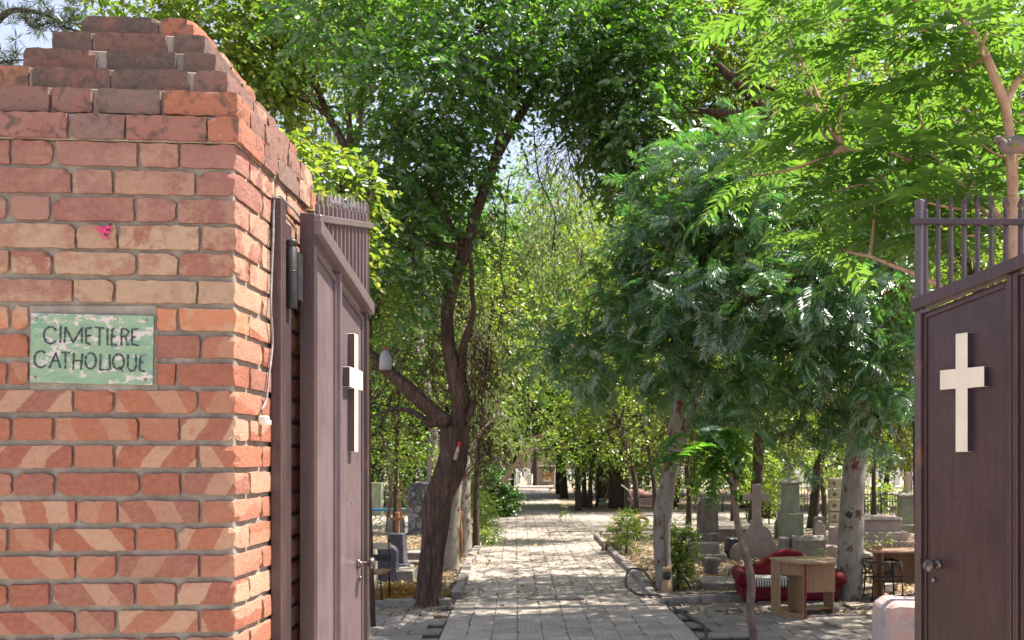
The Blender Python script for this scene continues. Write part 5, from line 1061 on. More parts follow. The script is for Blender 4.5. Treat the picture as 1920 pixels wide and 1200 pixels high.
# 4 pine branch top left
Y = 10; t = thing('pine_tree', 'pine tree with needle tufts against the sky at the top left corner', 'pine tree', (-9.0, 10.2, 0)); mb = MB()
limb(mb, [(-9, 10.2, 0, .22), (-9.1, 10.2, 3, .19), (-8.9, 10.2, 6, .14), (-8.7, 10.2, 9, .07)], 10)
NL = [[(-9, 10.2, 7.2, .05), tuple(P(-60, 60, Y))+(.04,), tuple(P(20, 20, Y))+(.03,), tuple(P(85, 28, Y))+(.022,), tuple(P(120, 50, Y))+(.016,), tuple(P(160, 62, Y))+(.008,)],
      [tuple(P(40, 22, Y))+(.02,), tuple(P(60, 50, Y))+(.014,), tuple(P(100, 42, Y))+(.010,), tuple(P(150, 45, Y))+(.006,)], [(-9, 10.2, 6, .05), tuple(P(-80, 150, Y))+(.03,), tuple(P(0, 118, Y))+(.015,), tuple(P(45, 112, Y))+(.008,)],
      [(-9, 10.2, 8.0, .05), tuple(P(-60, -60, Y))+(.03,), tuple(P(60, -40, Y))+(.02,), tuple(P(150, -20, Y))+(.01,)]]
for l in NL: limb(mb, l, 6, .1)
mb.build('trunk', M['bark_far'], t, recalc=False)
pts = []
for l in NL:
    q = smooth_path(l, 8)
    for p in q[int(len(q)*.45):]:
        for k in range(1): pts.append(np.array(p[:3])+RNG.normal(size=3)*.10)
for c in (P(30, 60, Y), P(0, 30, Y), P(70, 20, Y)): pts += [np.array(c)+RNG.normal(size=3)*.17 for _ in range(9)]
pts = np.array(pts); n = len(pts); K = 24; pos = np.repeat(pts, K, 0); Vv, Ff = cloud(T_narrow(.016), pos, norm(RNG.normal(size=(n*K, 3))+np.array((0, 0, .2))), RNG.normal(size=(n*K, 3)), RNG.uniform(.08, .16, n*K))
tag(link('needles', fast_mesh('needles', Vv-np.array(t.location), Ff, M['lf_pine']), t), kind='stuff')

# 5 feathery mimosa group on the right
BP = [T_frond(10, .42, .036, .28+.05*i, i, 64, .02) for i in range(5)]
Y = 11
L4 = [LP(Y, [(1735, 1165, 20), (1730, 900, 17), (1718, 650, 15), (1690, 520, 13), (1650, 430, 10)]), LP(Y, [(1728, 640, 9), (1640, 585, 8), (1560, 560, 6), (1470, 560, 5), (1380, 540, 4), (1250, 560, 2)]), LP(Y, [(1690, 520, 8), (1580, 450, 7), (1480, 390, 6), (1380, 350, 4), (1290, 350, 3)]),
      LP(Y, [(1725, 700, 7), (1650, 660, 5), (1560, 640, 4), (1440, 640, 3), (1330, 650, 2)]), LP(Y, [(1480, 392, 4), (1400, 430, 3), (1300, 450, 3), (1220, 470, 2)])]
bl = [B(1290, 340, 10.8, 90, 50, .8, 72, .35), B(1410, 300, 10.6, 90, 60, .9, 57, .35), B(1240, 440, 10.7, 70, 50, .7, 68, .35), B(1360, 430, 10.3, 90, 60, .9, 79, .35), B(1490, 410, 10.4, 90, 70, .9, 64, .35), B(1180, 540, 10.9, 60, 40, .6, 50, .32), B(1290, 560, 10.3, 90, 50, .8, 72, .35),
      B(1410, 560, 10.0, 90, 60, .8, 75, .35), B(1540, 540, 10.1, 90, 60, .8, 68, .35), B(1650, 560, 10.2, 60, 90, .8, 64, .35), B(1120, 650, 11.0, 60, 28, .5, 28, .32), B(1240, 660, 10.6, 60, 34, .6, 43, .32), B(1370, 690, 10.1, 40, 34, .5, 24, .32), B(1660, 700, 10.0, 50, 60, .6, 43, .32), B(1480, 660, 10.3, 50, 34, .6, 28, .3), B(1615, 790, 10.6, 26, 26, .3, 8, .3), B(1350, 750, 10.5, 50, 30, .4, 18, .3), B(1040, 610, 11.0, 36, 16, .3, 10, .3), B(1600, 340, 10.6, 90, 60, .9, 43, .35), B(1560, 640, 10.2, 50, 40, .6, 28, .3), B(1090, 700, 11.3, 40, 20, .3, 14, .3), B(1290, 730, 10.9, 60, 40, .5, 21, .3), B(1190, 700, 11.2, 60, 30, .5, 18, .3), B(1430, 740, 10.8, 60, 50, .5, 24, .3), B(1520, 760, 10.9, 50, 60, .5, 21, .3), B(1640, 790, 10.8, 40, 50, .4, 18, .3), B(1000, 660, 11.5, 24, 14, .3, 5, .3), B(1480, 830, 11.2, 60, 30, .5, 8, .3)]
make_tree('mimosa_tree', 'feathery leaved mimosa tree filling the right middle of the view', 'tree', (3.45, 11, 0), L4, bl, BP, M['lf_frond'], M['bark_dark'], .235, 4, twigr=.005, droop=.3, updir=.9, spread=.8, shell=.35)
L5 = [LP(12.2, [(1760, 1138, 14), (1750, 800, 12), (1680, 560, 9), (1560, 420, 7), (1400, 330, 4)]), LP(12.2, [(1680, 560, 6), (1540, 560, 5), (1400, 500, 4), (1260, 480, 2)])]
make_tree('tree', 'small leaved tree mingled with the mimosa behind the right gate leaf', 'tree', (4.0, 12.2, 0), L5, [B(1330, 370, 11.4, 90, 60, .7, 130, .4), B(1450, 360, 11.4, 90, 60, .7, 120, .4), B(1270, 480, 11.5, 80, 50, .6, 90, .4), B(1420, 480, 11.2, 100, 60, .8, 120, .4), B(1560, 460, 11.3, 90, 70, .8, 130, .4), B(1340, 600, 11.4, 80, 40, .6, 80, .4), B(1500, 600, 11.2, 90, 50, .7, 100, .4), B(1640, 620, 11.3, 70, 90, .7, 130, .4), B(1680, 440, 11.3, 70, 80, .8, 120, .4), B(1210, 580, 11.8, 50, 40, .5, 40, .4), B(1560, 290, 11.5, 80, 50, .8, 80, .4)],
    [OV], M['lf_bright'], M['bark_far'], .08, 10)
# bright broad leaved tree beyond it, upper centre right
make_tree('tree', 'sunny yellow green tree at the upper centre right behind the mimosa', 'tree', (5.47, 15.5, 0), [LP(15.5, [(1800, 1080, 14), (1790, 800, 12), (1680, 500, 11), (1500, 300, 9), (1350, 120, 6)]), LP(15.5, [(1420, 340, 6), (1330, 260, 5), (1280, 180, 4)])],
    [B(1290, 110, 14.2, 60, 70, .8, 130, .5), B(1350, 40, 14.5, 90, 60, 1, 150, .5), B(1290, 230, 14.3, 50, 60, .8, 100, .5), B(1370, 170, 14.6, 40, 40, .8, 34, .45), B(1320, 300, 14.6, 70, 50, .8, 80, .5), B(1550, 350, 15, 140, 90, 1.2, 130, .5), B(1450, 250, 15.6, 60, 60, .9, 40, .5), B(1580, 200, 15.6, 80, 80, .9, 80, .5), B(1350, -60, 15, 200, 70, 1.3, 160, .6)], [OV], M['lf_bright'], M['bark_far'], .11, 9)

# 6 ailanthus on the right, large pinnate leaves as single leaf parts
Y = 5.3; base = (2.26, 5.3, 0); ta = thing('ailanthus_tree', 'slender pale forked tree with long pinnate leaves at the upper right', 'tree', base)
mb = MB()
LA = [LP(Y, [(1912, 1400, 15), (1910, 900, 13), (1906, 600, 11.5), (1902, 480, 10.5), (1900, 400, 10), (1896, 300, 9.5), (1892, 240, 9), (1884, 190, 9)]),
      LP(Y, [(1884, 192, 9.5), (1868, 155, 8.5), (1848, 105, 8), (1820, 55, 7), (1790, 15, 6.5), (1765, -20, 7), (1720, -110, 5)]), LP(Y, [(1888, 192, 8), (1900, 165, 7), (1922, 130, 6.5), (1960, 60, 6), (1990, -20, 4)]),
      LP(Y+.3, [(1925, 1400, 14), (1924, 700, 13), (1922, 500, 12), (1930, 380, 11), (1960, 200, 8)]), LP(Y+.5, [(1908, 620, 9), (1900, 500, 7), (1878, 420, 7), (1850, 380, 6.5), (1820, 345, 6)]),
      LP(Y+.6, [(1880, 440, 4), (1835, 385, 4), (1780, 325, 4), (1745, 292, 4.5), (1735, 275, 3.5)]), LP(Y+.6, [(1752, 298, 3.2), (1720, 289, 3), (1670, 288, 2.6), (1630, 283, 2.2), (1580, 281, 1.6)]), LP(Y, [(1897, 292, 5), (1915, 289, 4.5), (1935, 305, 4), (1950, 330, 4)]),
      LP(Y+.7, [(1910, 480, 4), (1906, 300, 3.5), (1912, 220, 3)]), LP(Y+.5, [(1800, 560, 5), (1740, 525, 5), (1680, 500, 4), (1630, 480, 3)])]
for i, l in enumerate(LA): limb(mb, l, 12 if i < 3 else 8, .10, 6, i)
mb.build('trunk', M['bark_young'], ta, recalc=False)
FR = []
for i in range(8):
    v, f = T_frond(9+i % 3, .27, .066, .34+.07*(i % 4), i, 74)
    FR.append((v, f))
fr_me = []
for v, f in FR:
    V0, F0 = cloud((v, f), np.zeros((1, 3)), np.array([(1., 0, 0)]), np.array([(0, 0, 1.)]), 1.0); fr_me.append(fast_mesh('leaf', V0, F0, M['lf_ail']))
fronds = []
def rosette(px, py, Yc, n, size=.42, tilt=.25, spin=0.):
    c = P(px, py, Yc)
    for k in range(n):
        a = spin+2*math.pi*k/n+random.uniform(-.3, .3); d = Vector((math.cos(a), math.sin(a), tilt+random.uniform(-.25, .35))).normalized()
        up = (Vector((0, 0, 1))+Vector((random.gauss(0, .22), random.gauss(0, .22), 0))); fronds.append((c+d*.02, d, up, size*random.uniform(.75, 1.25)))
R0 = [(1820, 250, 5.4), (1760, 130, 5.6), (1700, 60, 5.4), (1650, 190, 5.8), (1600, 110, 5.8), (1560, 40, 5.9), (1680, 290, 5.6), (1590, 275, 5.9), (1530, 200, 6.1), (1740, 380, 5.7), (1800, 340, 5.2), (1850, 60, 5.0), (1890, 60, 5.5), (1640, 380, 6.0), (1480, 270, 6.3), (1560, 360, 6.4), (1780, 440, 5.9), (1900, 420, 5.8), (1720, 200, 6.2), (1830, 150, 6.3), (1500, 120, 6.6), (1460, 30, 6.5), (1900, 330, 6.4), (1410, 330, 6.8), (1680, 450, 6.3), (1930, 100, 5.2), (1620, -20, 5.6), (1780, -40, 5.3), (1880, -50, 5.6), (1500, -40, 6.2), (1850, 250, 6.6), (1750, 290, 6.6), (1620, 250, 6.9), (1560, 440, 6.8)]
mb = MB()
for i, (px, py, Yc) in enumerate(R0):
    mb = MB()
    if px > 1790 and py > 60: Yc = max(Yc, 6.0)
    rosette(px, py, Yc, 8, .46 if i % 3 else .55, .12)
    c = P(px, py, Yc); s = min((Vector(q[:3]) for l in LA for q in l if q[2] > 1.5), key=lambda q: (q-c).length+(1.2 if q.z > c.z+.1 else 0)); mm = (s+c)/2+Vector((random.uniform(-.04, .04), .03, -.03)); q = smooth_path([(*s, .014), (*mm, .010), (*c, .007)], 5); mb.tube([p[:3] for p in q], [p[3] for p in q], 5); mb.build('branch', M['bark_young'], ta, recalc=False)
fronds.sort(key=lambda f: f[0].y)
big = fronds[:290]; rest = fronds[290:]
for i, (c, d, up, s) in enumerate(big):
    o = link('leaf', fr_me[i % 8], ta, c-Vector(base)); x = d; y_ = up.cross(x).normalized(); z = x.cross(y_); o.rotation_euler = Matrix((x, y_, z)).transposed().to_euler(); o.scale = (s, s*random.uniform(.85, 1.1), s)
if rest:
    Vv, Ff = merge([cloud(FR[i % 8], np.array([c]), np.array([d]), np.array([up]), s) for i, (c, d, up, s) in enumerate(rest)])
    tag(link('leaves', fast_mesh('leaves', Vv-np.array(base), Ff, M['lf_ail']), ta), kind='stuff')

# sapling in front of the desk
sap_me = []
for i in range(3):
    V0, F0 = cloud(T_frond(8, .34, .095, .85, 40+i, 66), np.zeros((1, 3)), np.array([(1., 0, 0)]), np.array([(0, 0, 1.)]), 1.0); sap_me.append(fast_mesh('leaf', V0, F0, M['lf_dark']))
base = tuple(G(1414, 1225)); Y = base[1]; ts = thing('sapling', 'thin crooked sapling with drooping pinnate leaves in front of the cross monument', 'tree', base)
mb = MB(); limb(mb, LP(Y, [(1414, 1230, 9), (1413, 1195, 8.5), (1407, 1150, 8), (1409, 1100, 8), (1406, 1070, 7), (1396, 1030, 6.5), (1385, 990, 6.5), (1378, 950, 6), (1373, 910, 6), (1368, 880, 4)]), 10, .18); limb(mb, LP(Y, [(1376, 925, 4), (1384, 890, 3.5), (1386, 860, 2.5)]), 6); mb.build('trunk', M['bark_sap'], ts, recalc=False)
for i in range(42):
    c = P(1338+random.gauss(0, 24), 828+random.gauss(0, 24), Y+random.gauss(0, .12)); a = random.uniform(0, 2*math.pi); d = Vector((math.cos(a)-.15, math.sin(a)*.8, random.uniform(-.45, .75))).normalized(); s = random.uniform(.28, .48); up = Vector((random.gauss(0, .2), random.gauss(0, .2), 1))
    o = link('leaf', sap_me[i % 3], ts, c-Vector(base)); y_ = up.cross(d).normalized(); o.rotation_euler = Matrix((d, y_, d.cross(y_))).transposed().to_euler(); o.scale = (s, s, s)

# eucalyptus trunks
def euc(label, Y, limbs, bl, base, **kw): return make_tree('eucalyptus_tree', label, 'tree', base, limbs, bl, [T_narrow(.085)], M['lf_euc'], M['bark_euc'], .16, 9, barkn=14, rough=.10, hang=.45, droop=.6, twigr=.005, **kw)
Y = 12.7
euc('thick pale eucalyptus trunk with rusty scars standing behind the desk', Y, [LP(Y, [(1592, 1138, 33), (1592, 1120, 26), (1594, 1050, 24), (1597, 960, 23), (1602, 880, 21), (1612, 790, 19), (1622, 700, 17), (1636, 560, 15), (1650, 400, 13), (1660, 150, 10)]), LP(Y, [(1640, 500, 9), (1560, 300, 8), (1480, 100, 6)])],
    [B(1600, -60, 13, 150, 90, 1.4, 150, .8), B(1480, 30, 13.5, 60, 80, 1.0, 60, .8), B(1750, 100, 14, 120, 120, 1.2, 120, .8), B(1850, 250, 14, 120, 120, 1.2, 120, .8)], tuple(G(1592, 1130)))
Y = 13.6
euc('slim pale leaning eucalyptus beside the path with a broom against it', Y, [LP(Y, [(1247, 1118, 19), (1246, 1100, 16), (1243, 1050, 16), (1241, 1000, 16), (1246, 940, 17), (1256, 890, 15), (1262, 850, 14), (1268, 790, 13), (1280, 735, 11), (1296, 660, 10), (1320, 500, 9), (1330, 300, 7)]), LP(Y, [(1258, 880, 8), (1275, 835, 9), (1292, 790, 8), (1304, 750, 7), (1330, 680, 5), (1350, 600, 4)])],
    [B(1330, 250, 14.5, 60, 90, 1.0, 60, .8), B(1310, 740, 14.5, 60, 40, .6, 40, .5)], tuple(G(1247, 1112)))
Y = 16.2
euc('pale eucalyptus trunk directly behind the dark leaning trunk', Y, [LP(Y, [(842, 1078, 21), (843, 1060, 17), (846, 1010, 15), (850, 950, 13), (856, 880, 12), (862, 790, 10), (848, 690, 8), (842, 600, 6), (860, 500, 2.5)])], [B(790, 520, 16.5, 60, 80, .8, 60, .7), B(800, 300, 17, 90, 90, 1, 70, .7)], tuple(G(842, 1072)))
Y = 18.6
euc('second pale eucalyptus trunk with a dark rotten hollow at the left kerb', Y, [LP(Y, [(868, 1046, 22), (868, 1030, 17), (867, 980, 15.5), (868, 920, 14), (868, 860, 12), (862, 760, 9), (850, 660, 6), (850, 560, 2)])], [B(930, 780, 19, 40, 60, .6, 50, .6), B(900, 640, 19, 50, 80, .8, 60, .7)], tuple(G(868, 1042)))
mb = MB(); limb(mb, LP(18.25, [(858, 1045, 5), (862, 1010, 7), (860, 985, 7), (863, 968, 8), (866, 958, 3)]), 7, .4); single(mb, 'rotten_hollow', M['bark_dark'], 'dark rotten hollow on the pale trunk at the left kerb', 'hollow', tuple(P(860, 1000, 18.3)))
mb = MB(); limb(mb, LP(17.8, [(861, 1062, 2.5), (866, 1020, 2.2), (862, 960, 2), (857, 900, 2), (850, 860, 2)]), 6, .1); single(mb, 'reddish_stem', M['wooden'], 'thin reddish bare stem before the hollow pale trunk', 'stem', tuple(G(861, 1062)))
Y = 24
euc('slim yellowish eucalyptus trunk left of the dark leaning trunk', Y, [LP(Y, [(808, 1001, 12), (810, 900, 9), (812, 800, 8), (796, 690, 6), (780, 560, 4.5), (776, 430, 2)])], [B(730, 420, 24, 60, 90, 1.0, 60, .9), B(790, 640, 25, 70, 90, 1.0, 60, .9)], tuple(G(808, 1001)))
# far weeping willowy eucalypts in the centre gap
def far_euc(px, Y, tops, label, rr=3.5):
    bl = [B(a, b_, Y+random.uniform(-1, 1), rx, ry, 1.8, n, 1.2) for a, b_, rx, ry, n in tops]
    make_tree('eucalyptus_tree', label, 'tree', tuple(G(px, CY+2*FPX/Y)), [LP(Y, [(px, CY+2*FPX/Y, rr*1.6), (px-6, 820, rr*1.2), (px+16, 650, rr*.9), (px+30, 480, rr*.6), (px+50, 330, rr*.3)])], bl, [T_narrow(.09)], M['lf_euc'], M['bark_far'], .30, 9, hang=.5, droop=.8, twigr=.012)
far_euc(906, 27, [(970, 520, 60, 110, 120), (930, 620, 50, 90, 80), (1040, 460, 60, 90, 90), (1010, 340, 50, 50, 34), (1060, 300, 50, 40, 24), (950, 400, 30, 60, 30), (1090, 380, 40, 60, 50)], 'tall weeping eucalyptus glimpsed in the bright gap above the path')
far_euc(1180, 33, [(1140, 560, 80, 110, 120), (1080, 640, 80, 80, 100), (1200, 420, 70, 100, 70), (1100, 480, 60, 70, 60)], 'pale hanging eucalyptus beyond the cross path, right of centre')
far_euc(1440, 30, [(1420, 160, 50, 100, 150), (1470, 100, 50, 120, 110), (1500, 250, 80, 90, 60), (1390, 60, 40, 60, 40)], 'grey green weeping eucalyptus top at the upper right centre', 9)
far_euc(860, 36, [(860, 560, 80, 120, 120), (790, 480, 80, 130, 110), (900, 700, 70, 80, 90)], 'weeping eucalyptus far behind the forked trunk')

# tall shade trees whose crowns close over the beds and the path
def canopy(X, Y, blobs, label, mat, size, tm=OV, hw=.2, L=.7):
    H = max(b_[0][2] for b_ in blobs); cx = sum(b_[0][0] for b_ in blobs)/len(blobs); cy = sum(b_[0][1] for b_ in blobs)/len(blobs)
    tr = [[(X, Y, 0, hw*1.2), (X+.05, Y, 1.2, hw), (X-.1, Y, 3.2, hw*.8), ((X*2+cx)/3, (Y*2+cy)/3, H*.72, hw*.5)]]
    for b_ in blobs[::2]: tr.append([((X*2+cx)/3, (Y*2+cy)/3, H*.70, hw*.4), ((X+b_[0][0])/2, (Y+b_[0][1])/2, b_[0][2]*.85+.3, hw*.25), (*b_[0], hw*.12)])
    return make_tree('tree', label, 'tree', (X, Y, 0), tr, blobs, [tm], M[mat], M['bark_far'], size, 9, twigr=.008)
def W3(x, y, z, r, h, n, L=.7): return ((x-(2.4 if y < 30 else 1.8), y, z), (r, r, h), int(n*(1.3 if y < 30 else 1.6)), L)
canopy(6.6, 15.5, [W3(3.4, 14.2, 8.2, 1.3, .8, 110), W3(5.2, 15.2, 8.4, 1.5, .8, 150), W3(4.2, 16.6, 8.0, 1.4, .8, 110), W3(6.8, 15.5, 8.8, 1.6, .9, 150), W3(5.6, 18.6, 8.4, 1.5, .8, 110), W3(3.6, 19.6, 7.6, 1.2, .7, 70), W3(7.6, 18, 7.4, 1.5, .8, 130)], 'tall shade tree behind the right gate leaf with its crown over the graves', 'lf_mid', .12)
canopy(8.4, 12.5, [W3(6.2, 12.4, 6.6, 1.4, .7, 150), W3(7.6, 13.8, 6.4, 1.3, .7, 130), W3(8.6, 11.8, 7.4, 1.5, .9, 130), W3(7.4, 15.8, 6.4, 1.3, .7, 120)], 'shade tree outside the right edge overhanging the red sofa', 'lf_mid', .12)
canopy(9.5, 19.5, [W3(7.6, 19, 6.4, 1.5, .8, 130), W3(9.4, 20.5, 7.4, 1.7, .9, 130), W3(8.4, 17, 5.8, 1.3, .7, 110), W3(6.6, 21.6, 6.6, 1.4, .8, 90)], 'tall shade tree behind the pinkish box tomb', 'lf_mid', .13)
canopy(12.5, 22, [W3(9.0, 20.5, 6.8, 1.6, .8, 130), W3(10.6, 22.5, 7.2, 1.6, .8, 130), W3(8.2, 23, 7.6, 1.4, .7, 100), W3(11.6, 19.6, 7, 1.6, .8, 120), W3(12.4, 24, 7.4, 1.6, .8, 120)], 'broad shade tree far right whose crown darkens the graves', 'lf_mid', .13)
canopy(-.9, 37.5, [W3(-1.6, 37, 6.4, 2.0, 1.4, 170, .9), W3(.2, 39, 7.2, 2.2, 1.4, 150, .9), W3(-3.0, 39.5, 8.0, 1.8, 1.2, 110, .9), W3(-1.4, 36.5, 4.4, 1.6, .8, 90, .8), W3(-2.4, 40, 10.2, 2.2, 1.4, 120, .9)], 'shade tree right of the far path beyond the sunlit crossing', 'lf_bright', .17, RH)
canopy(-1.6, 46.5, [W3(-2.2, 46, 6.6, 2.2, 1.5, 170, .9), W3(-.2, 47, 8, 2.4, 1.5, 140, .9), W3(-3.6, 48, 9.6, 2.2, 1.4, 130, .9), W3(-2.6, 45, 4.6, 1.6, .8, 80, .8), W3(-4.8, 47, 12, 2.4, 1.5, 120, 1)], 'second shade tree along the right side of the far path', 'lf_mid', .20, RH)
canopy(-2.6, 56, [W3(-3, 55, 6.8, 2.2, 1.5, 160, .9), W3(-1.2, 57, 8.4, 2.5, 1.6, 140, .9), W3(-4.8, 57, 10, 2.4, 1.5, 140, .9), W3(-6.4, 57, 13.5, 2.8, 1.6, 120, 1)], 'last shade tree before the path monument', 'lf_mid', .22, RH)
canopy(-8.6, 42, [W3(-8.4, 42, 6.2, 2.2, 1.5, 170, .9), W3(-9.6, 43, 8.6, 2.4, 1.5, 140, .9), W3(-7.2, 43.5, 9.6, 2.0, 1.3, 110, .9), W3(-8.0, 41, 4.0, 1.4, .8, 80, .8), W3(-7.8, 43, 12.5, 2.4, 1.5, 110, 1)], 'shade tree left of the far path behind the round bush', 'lf_bright', .18, RH)
canopy(-10.8, 53, [W3(-10.4, 52, 7, 2.6, 1.8, 170, .9), W3(-11.6, 53, 10, 2.6, 1.6, 140, .9), W3(-9.2, 54, 12, 2.6, 1.6, 120, .9), W3(-8.8, 54, 8, 1.8, 1.2, 80, .9)], 'second shade tree left of the far path', 'lf_mid', .21, RH)
# small leaved sunlit trees filling the middle distance
def midtree(px, Y, lims, tops, label, mat, size, tm=OV, n=8, L=.5, bark='bark_far'):
    bl = [B(a, b_, Y+dy, rx, ry, rd, k, L) for a, b_, rx, ry, rd, k, dy in tops]
    return make_tree('tree', label, 'tree', ((px-CX)/FPX*Y, Y, 0), [LP(Y, [(px, CY+2*FPX/Y+1, 7)]+lims)], bl, [tm], M[mat], M[bark], size, n, twigr=.004)
midtree(893, 19.5, [(893, 900, 5), (905, 780, 4), (915, 650, 3), (930, 520, 2)], [(905, 520, 40, 50, .6, 90, 0), (880, 600, 36, 50, .6, 80, .3), (940, 590, 50, 60, .7, 120, .4), (925, 480, 30, 40, .5, 40, 0), (960, 680, 50, 40, .7, 60, .6), (890, 700, 30, 60, .5, 50, .3), (915, 790, 36, 50, .5, 60, .5)], 'sunlit small leaved tree close behind the forked trunk', 'lf_bright', .085)
midtree(1195, 22, [(1190, 900, 5), (1160, 800, 4), (1120, 700, 3), (1080, 600, 2)], [(1060, 620, 50, 40, .8, 60, 0), (1110, 740, 60, 50, .9, 110, 0), (1040, 700, 50, 40, .8, 70, .5), (1170, 720, 50, 50, .8, 90, 0), (1080, 780, 60, 30, .8, 80, 0), (1190, 640, 50, 60, .8, 60, 0), (1000, 770, 40, 40, .7, 60, 1), (1150, 830, 50, 26, .7, 60, 0)], 'yellow green tree right of the bright gap with crown over the path', 'lf_bright', .10)
midtree(1005, 62, [(1005, 850, 3), (1010, 700, 3)], [(1010, 330, 70, 60, 3, 90, 0), (1060, 400, 70, 60, 3, 110, 0), (960, 420, 50, 60, 3, 90, 0), (1020, 480, 70, 60, 3, 110, 0)], 'tall hazy tree far beyond the path monument', 'lf_mid', .24, RH, 8, 1.2)
midtree(1232, 25, [(1225, 900, 4), (1200, 780, 4), (1150, 650, 3), (1120, 500, 2)], [(1130, 560, 50, 60, 1, 70, 0), (1090, 480, 40, 40, 1, 36, 0), (1170, 480, 50, 60, 1, 70, 0), (1220, 760, 60, 60, 1, 120, 0), (1040, 840, 60, 22, 1, 60, 1)], 'pale leaved tree behind the sunlit middle tree', 'lf_mid', .12)
midtree(1340, 24, [(1338, 900, 5), (1345, 800, 4), (1350, 700, 3)], [(1340, 800, 60, 40, .9, 110, 0), (1400, 760, 50, 50, .9, 90, 0), (1290, 800, 40, 40, .8, 70, 0), (1470, 820, 50, 40, .9, 80, 1), (1450, 740, 60, 50, .9, 80, 1)], 'green tree in the thicket above the brown stele', 'lf_bright', .10)
midtree(1640, 23, [(1638, 900, 4), (1645, 800, 3), (1650, 700, 3)], [(1650, 760, 50, 50, .9, 90, 0), (1690, 820, 40, 40, .9, 80, 0), (1600, 720, 60, 50, .9, 80, 0), (1560, 800, 40, 40, .8, 50, 1)], 'green tree behind the thick pale trunk and the fence', 'lf_mid', .10)
midtree(742, 21, [(742, 900, 4), (745, 800, 4), (750, 700, 3)], [(730, 760, 50, 60, .8, 100, 0), (780, 720, 50, 50, .8, 80, 0), (800, 820, 40, 40, .8, 60, 1), (720, 840, 40, 30, .8, 60, 0), (760, 600, 60, 60, .8, 80, 0)], 'shaded small leaved tree behind the left limb of the leaning tree', 'lf_mid', .09)
# background trees, each with own crown and trunk
def bgtree(px, pyb, hw, pts, tops, label, mat='lf_mid', size=.16, lm=RH, bark='bark_far', K=8, twigr=0, droop=.35, name='tree', L=.8, cat='tree', hang=0.):
    Y = EYE*FPX/(pyb-CY); bl = [B(a, b_, Y+random.uniform(-.8, .8), rx, ry, max(.8, rx*Y/FPX*.8), n, L) for a, b_, rx, ry, n in tops]
    return make_tree(name, label, cat, tuple(G(px, pyb)), [LP(Y, [(px, pyb+1, hw*1.25)]+[(a, b_, hw*k) for (a, b_), k in zip(pts, (1, .9, .75, .6, .5, .4))])], bl, [lm], M[mat], M[bark], size, K, twigr=twigr, droop=droop, hang=hang)
bgtree(1412, 1003, 11, [(1418, 930), (1422, 850), (1425, 750), (1430, 620)], [(1440, 700, 90, 60, 120), (1380, 720, 70, 60, 90), (1350, 620, 90, 80, 100)], 'dark straight trunk behind the stone cross monument', 'lf_mid', .13)
bgtree(1523, 992, 9, [(1528, 930), (1535, 870), (1560, 820), (1590, 770), (1610, 700)], [(1570, 760, 80, 60, 150), (1500, 780, 60, 50, 110), (1640, 700, 70, 60, 90)], 'forked dark tree between the greenish pillar and the niche column', 'lf_bright', .12)
bgtree(1545, 980, 5, [(1546, 940), (1540, 890), (1548, 830), (1560, 760)], [(1540, 850, 50, 30, 70), (1570, 870, 40, 20, 40)], 'thin stem right of the dark forked trunk', 'lf_bright', .12)
bgtree(1375, 985, 5, [(1376, 930), (1378, 870), (1374, 800)], [(1390, 800, 60, 40, 70), (1320, 800, 60, 50, 90)], 'thin dark trunk left of the stone cross monument', 'lf_mid', .13)
bgtree(1291, 985, 5, [(1292, 930), (1288, 880), (1300, 820)], [(1290, 910, 22, 18, 26), (1250, 800, 60, 50, 100), (1180, 760, 70, 60, 100)], 'thin brown stem right of the pale leaning trunk', 'lf_mid', .12)
bgtree(1085, 957, 5.5, [(1083, 900), (1081, 840), (1086, 760)], [(1080, 800, 70, 45, 110), (1020, 770, 60, 50, 80)], 'slim straight trunk right of the path monument, foremost of its clump', 'lf_dark', .15)
bgtree(1096, 951, 4.5, [(1095, 900), (1094, 850), (1110, 780)], [(1130, 780, 70, 50, 110)], 'second slim trunk of the clump right of the path monument', 'lf_mid', .15)
bgtree(1105, 953, 4, [(1107, 900), (1112, 860), (1120, 800)], [(1160, 830, 50, 35, 80)], 'third slim leaning trunk of the clump right of the path monument', 'lf_dark', .14)
bgtree(1058, 934, 6, [(1056, 890), (1052, 840), (1050, 780)], [(1040, 800, 60, 50, 120), (1060, 880, 14, 20, 30)], 'dark trunk wrapped in leaves right of the path monument', 'lf_dark', .18)
bgtree(1046, 926, 4, [(1046, 880), (1049, 840)], [(1070, 760, 70, 50, 90)], 'thin dark trunk nearest the path monument', 'lf_dark', .18)
bgtree(997, 911, 3.5, [(1000, 880), (1003, 850), (1006, 800)], [(990, 800, 50, 35, 60), (1030, 760, 50, 40, 60)], 'small leaning dark trunk left of the path monument', 'lf_bright', .25)
bgtree(1130, 934, 11, [(1131, 900), (1129, 850), (1128, 800)], [(1130, 820, 45, 35, 70), (1180, 800, 50, 40, 70)], 'thick dark trunk left of the olive headstone', 'lf_dark', .18)
bgtree(1164, 925, 4, [(1164, 880), (1166, 840), (1170, 780)], [(1200, 780, 60, 50, 80)], 'dark trunk behind the olive headstone', 'lf_mid', .2)
bgtree(1118, 951, 2.5, [(1124, 910), (1130, 870), (1140, 840)], [(1200, 850, 35, 20, 50), (1220, 870, 25, 18, 40)], 'thin slanting stem left of the thick dark trunk', 'lf_bright', .14)
bgtree(1658, 950, 5, [(1662, 900), (1668, 850), (1672, 780)], [(1680, 800, 50, 60, 120), (1640, 740, 70, 60, 120), (1650, 860, 40, 25, 50)], 'slanting dark trunk behind the iron fence', 'lf_mid', .14)
bgtree(1703, 945, 7, [(1702, 880), (1700, 800), (1690, 700)], [(1700, 830, 40, 40, 80), (1690, 600, 60, 90, 130)], 'dark trunk behind the tan cross at the right gate leaf', 'lf_mid', .14)
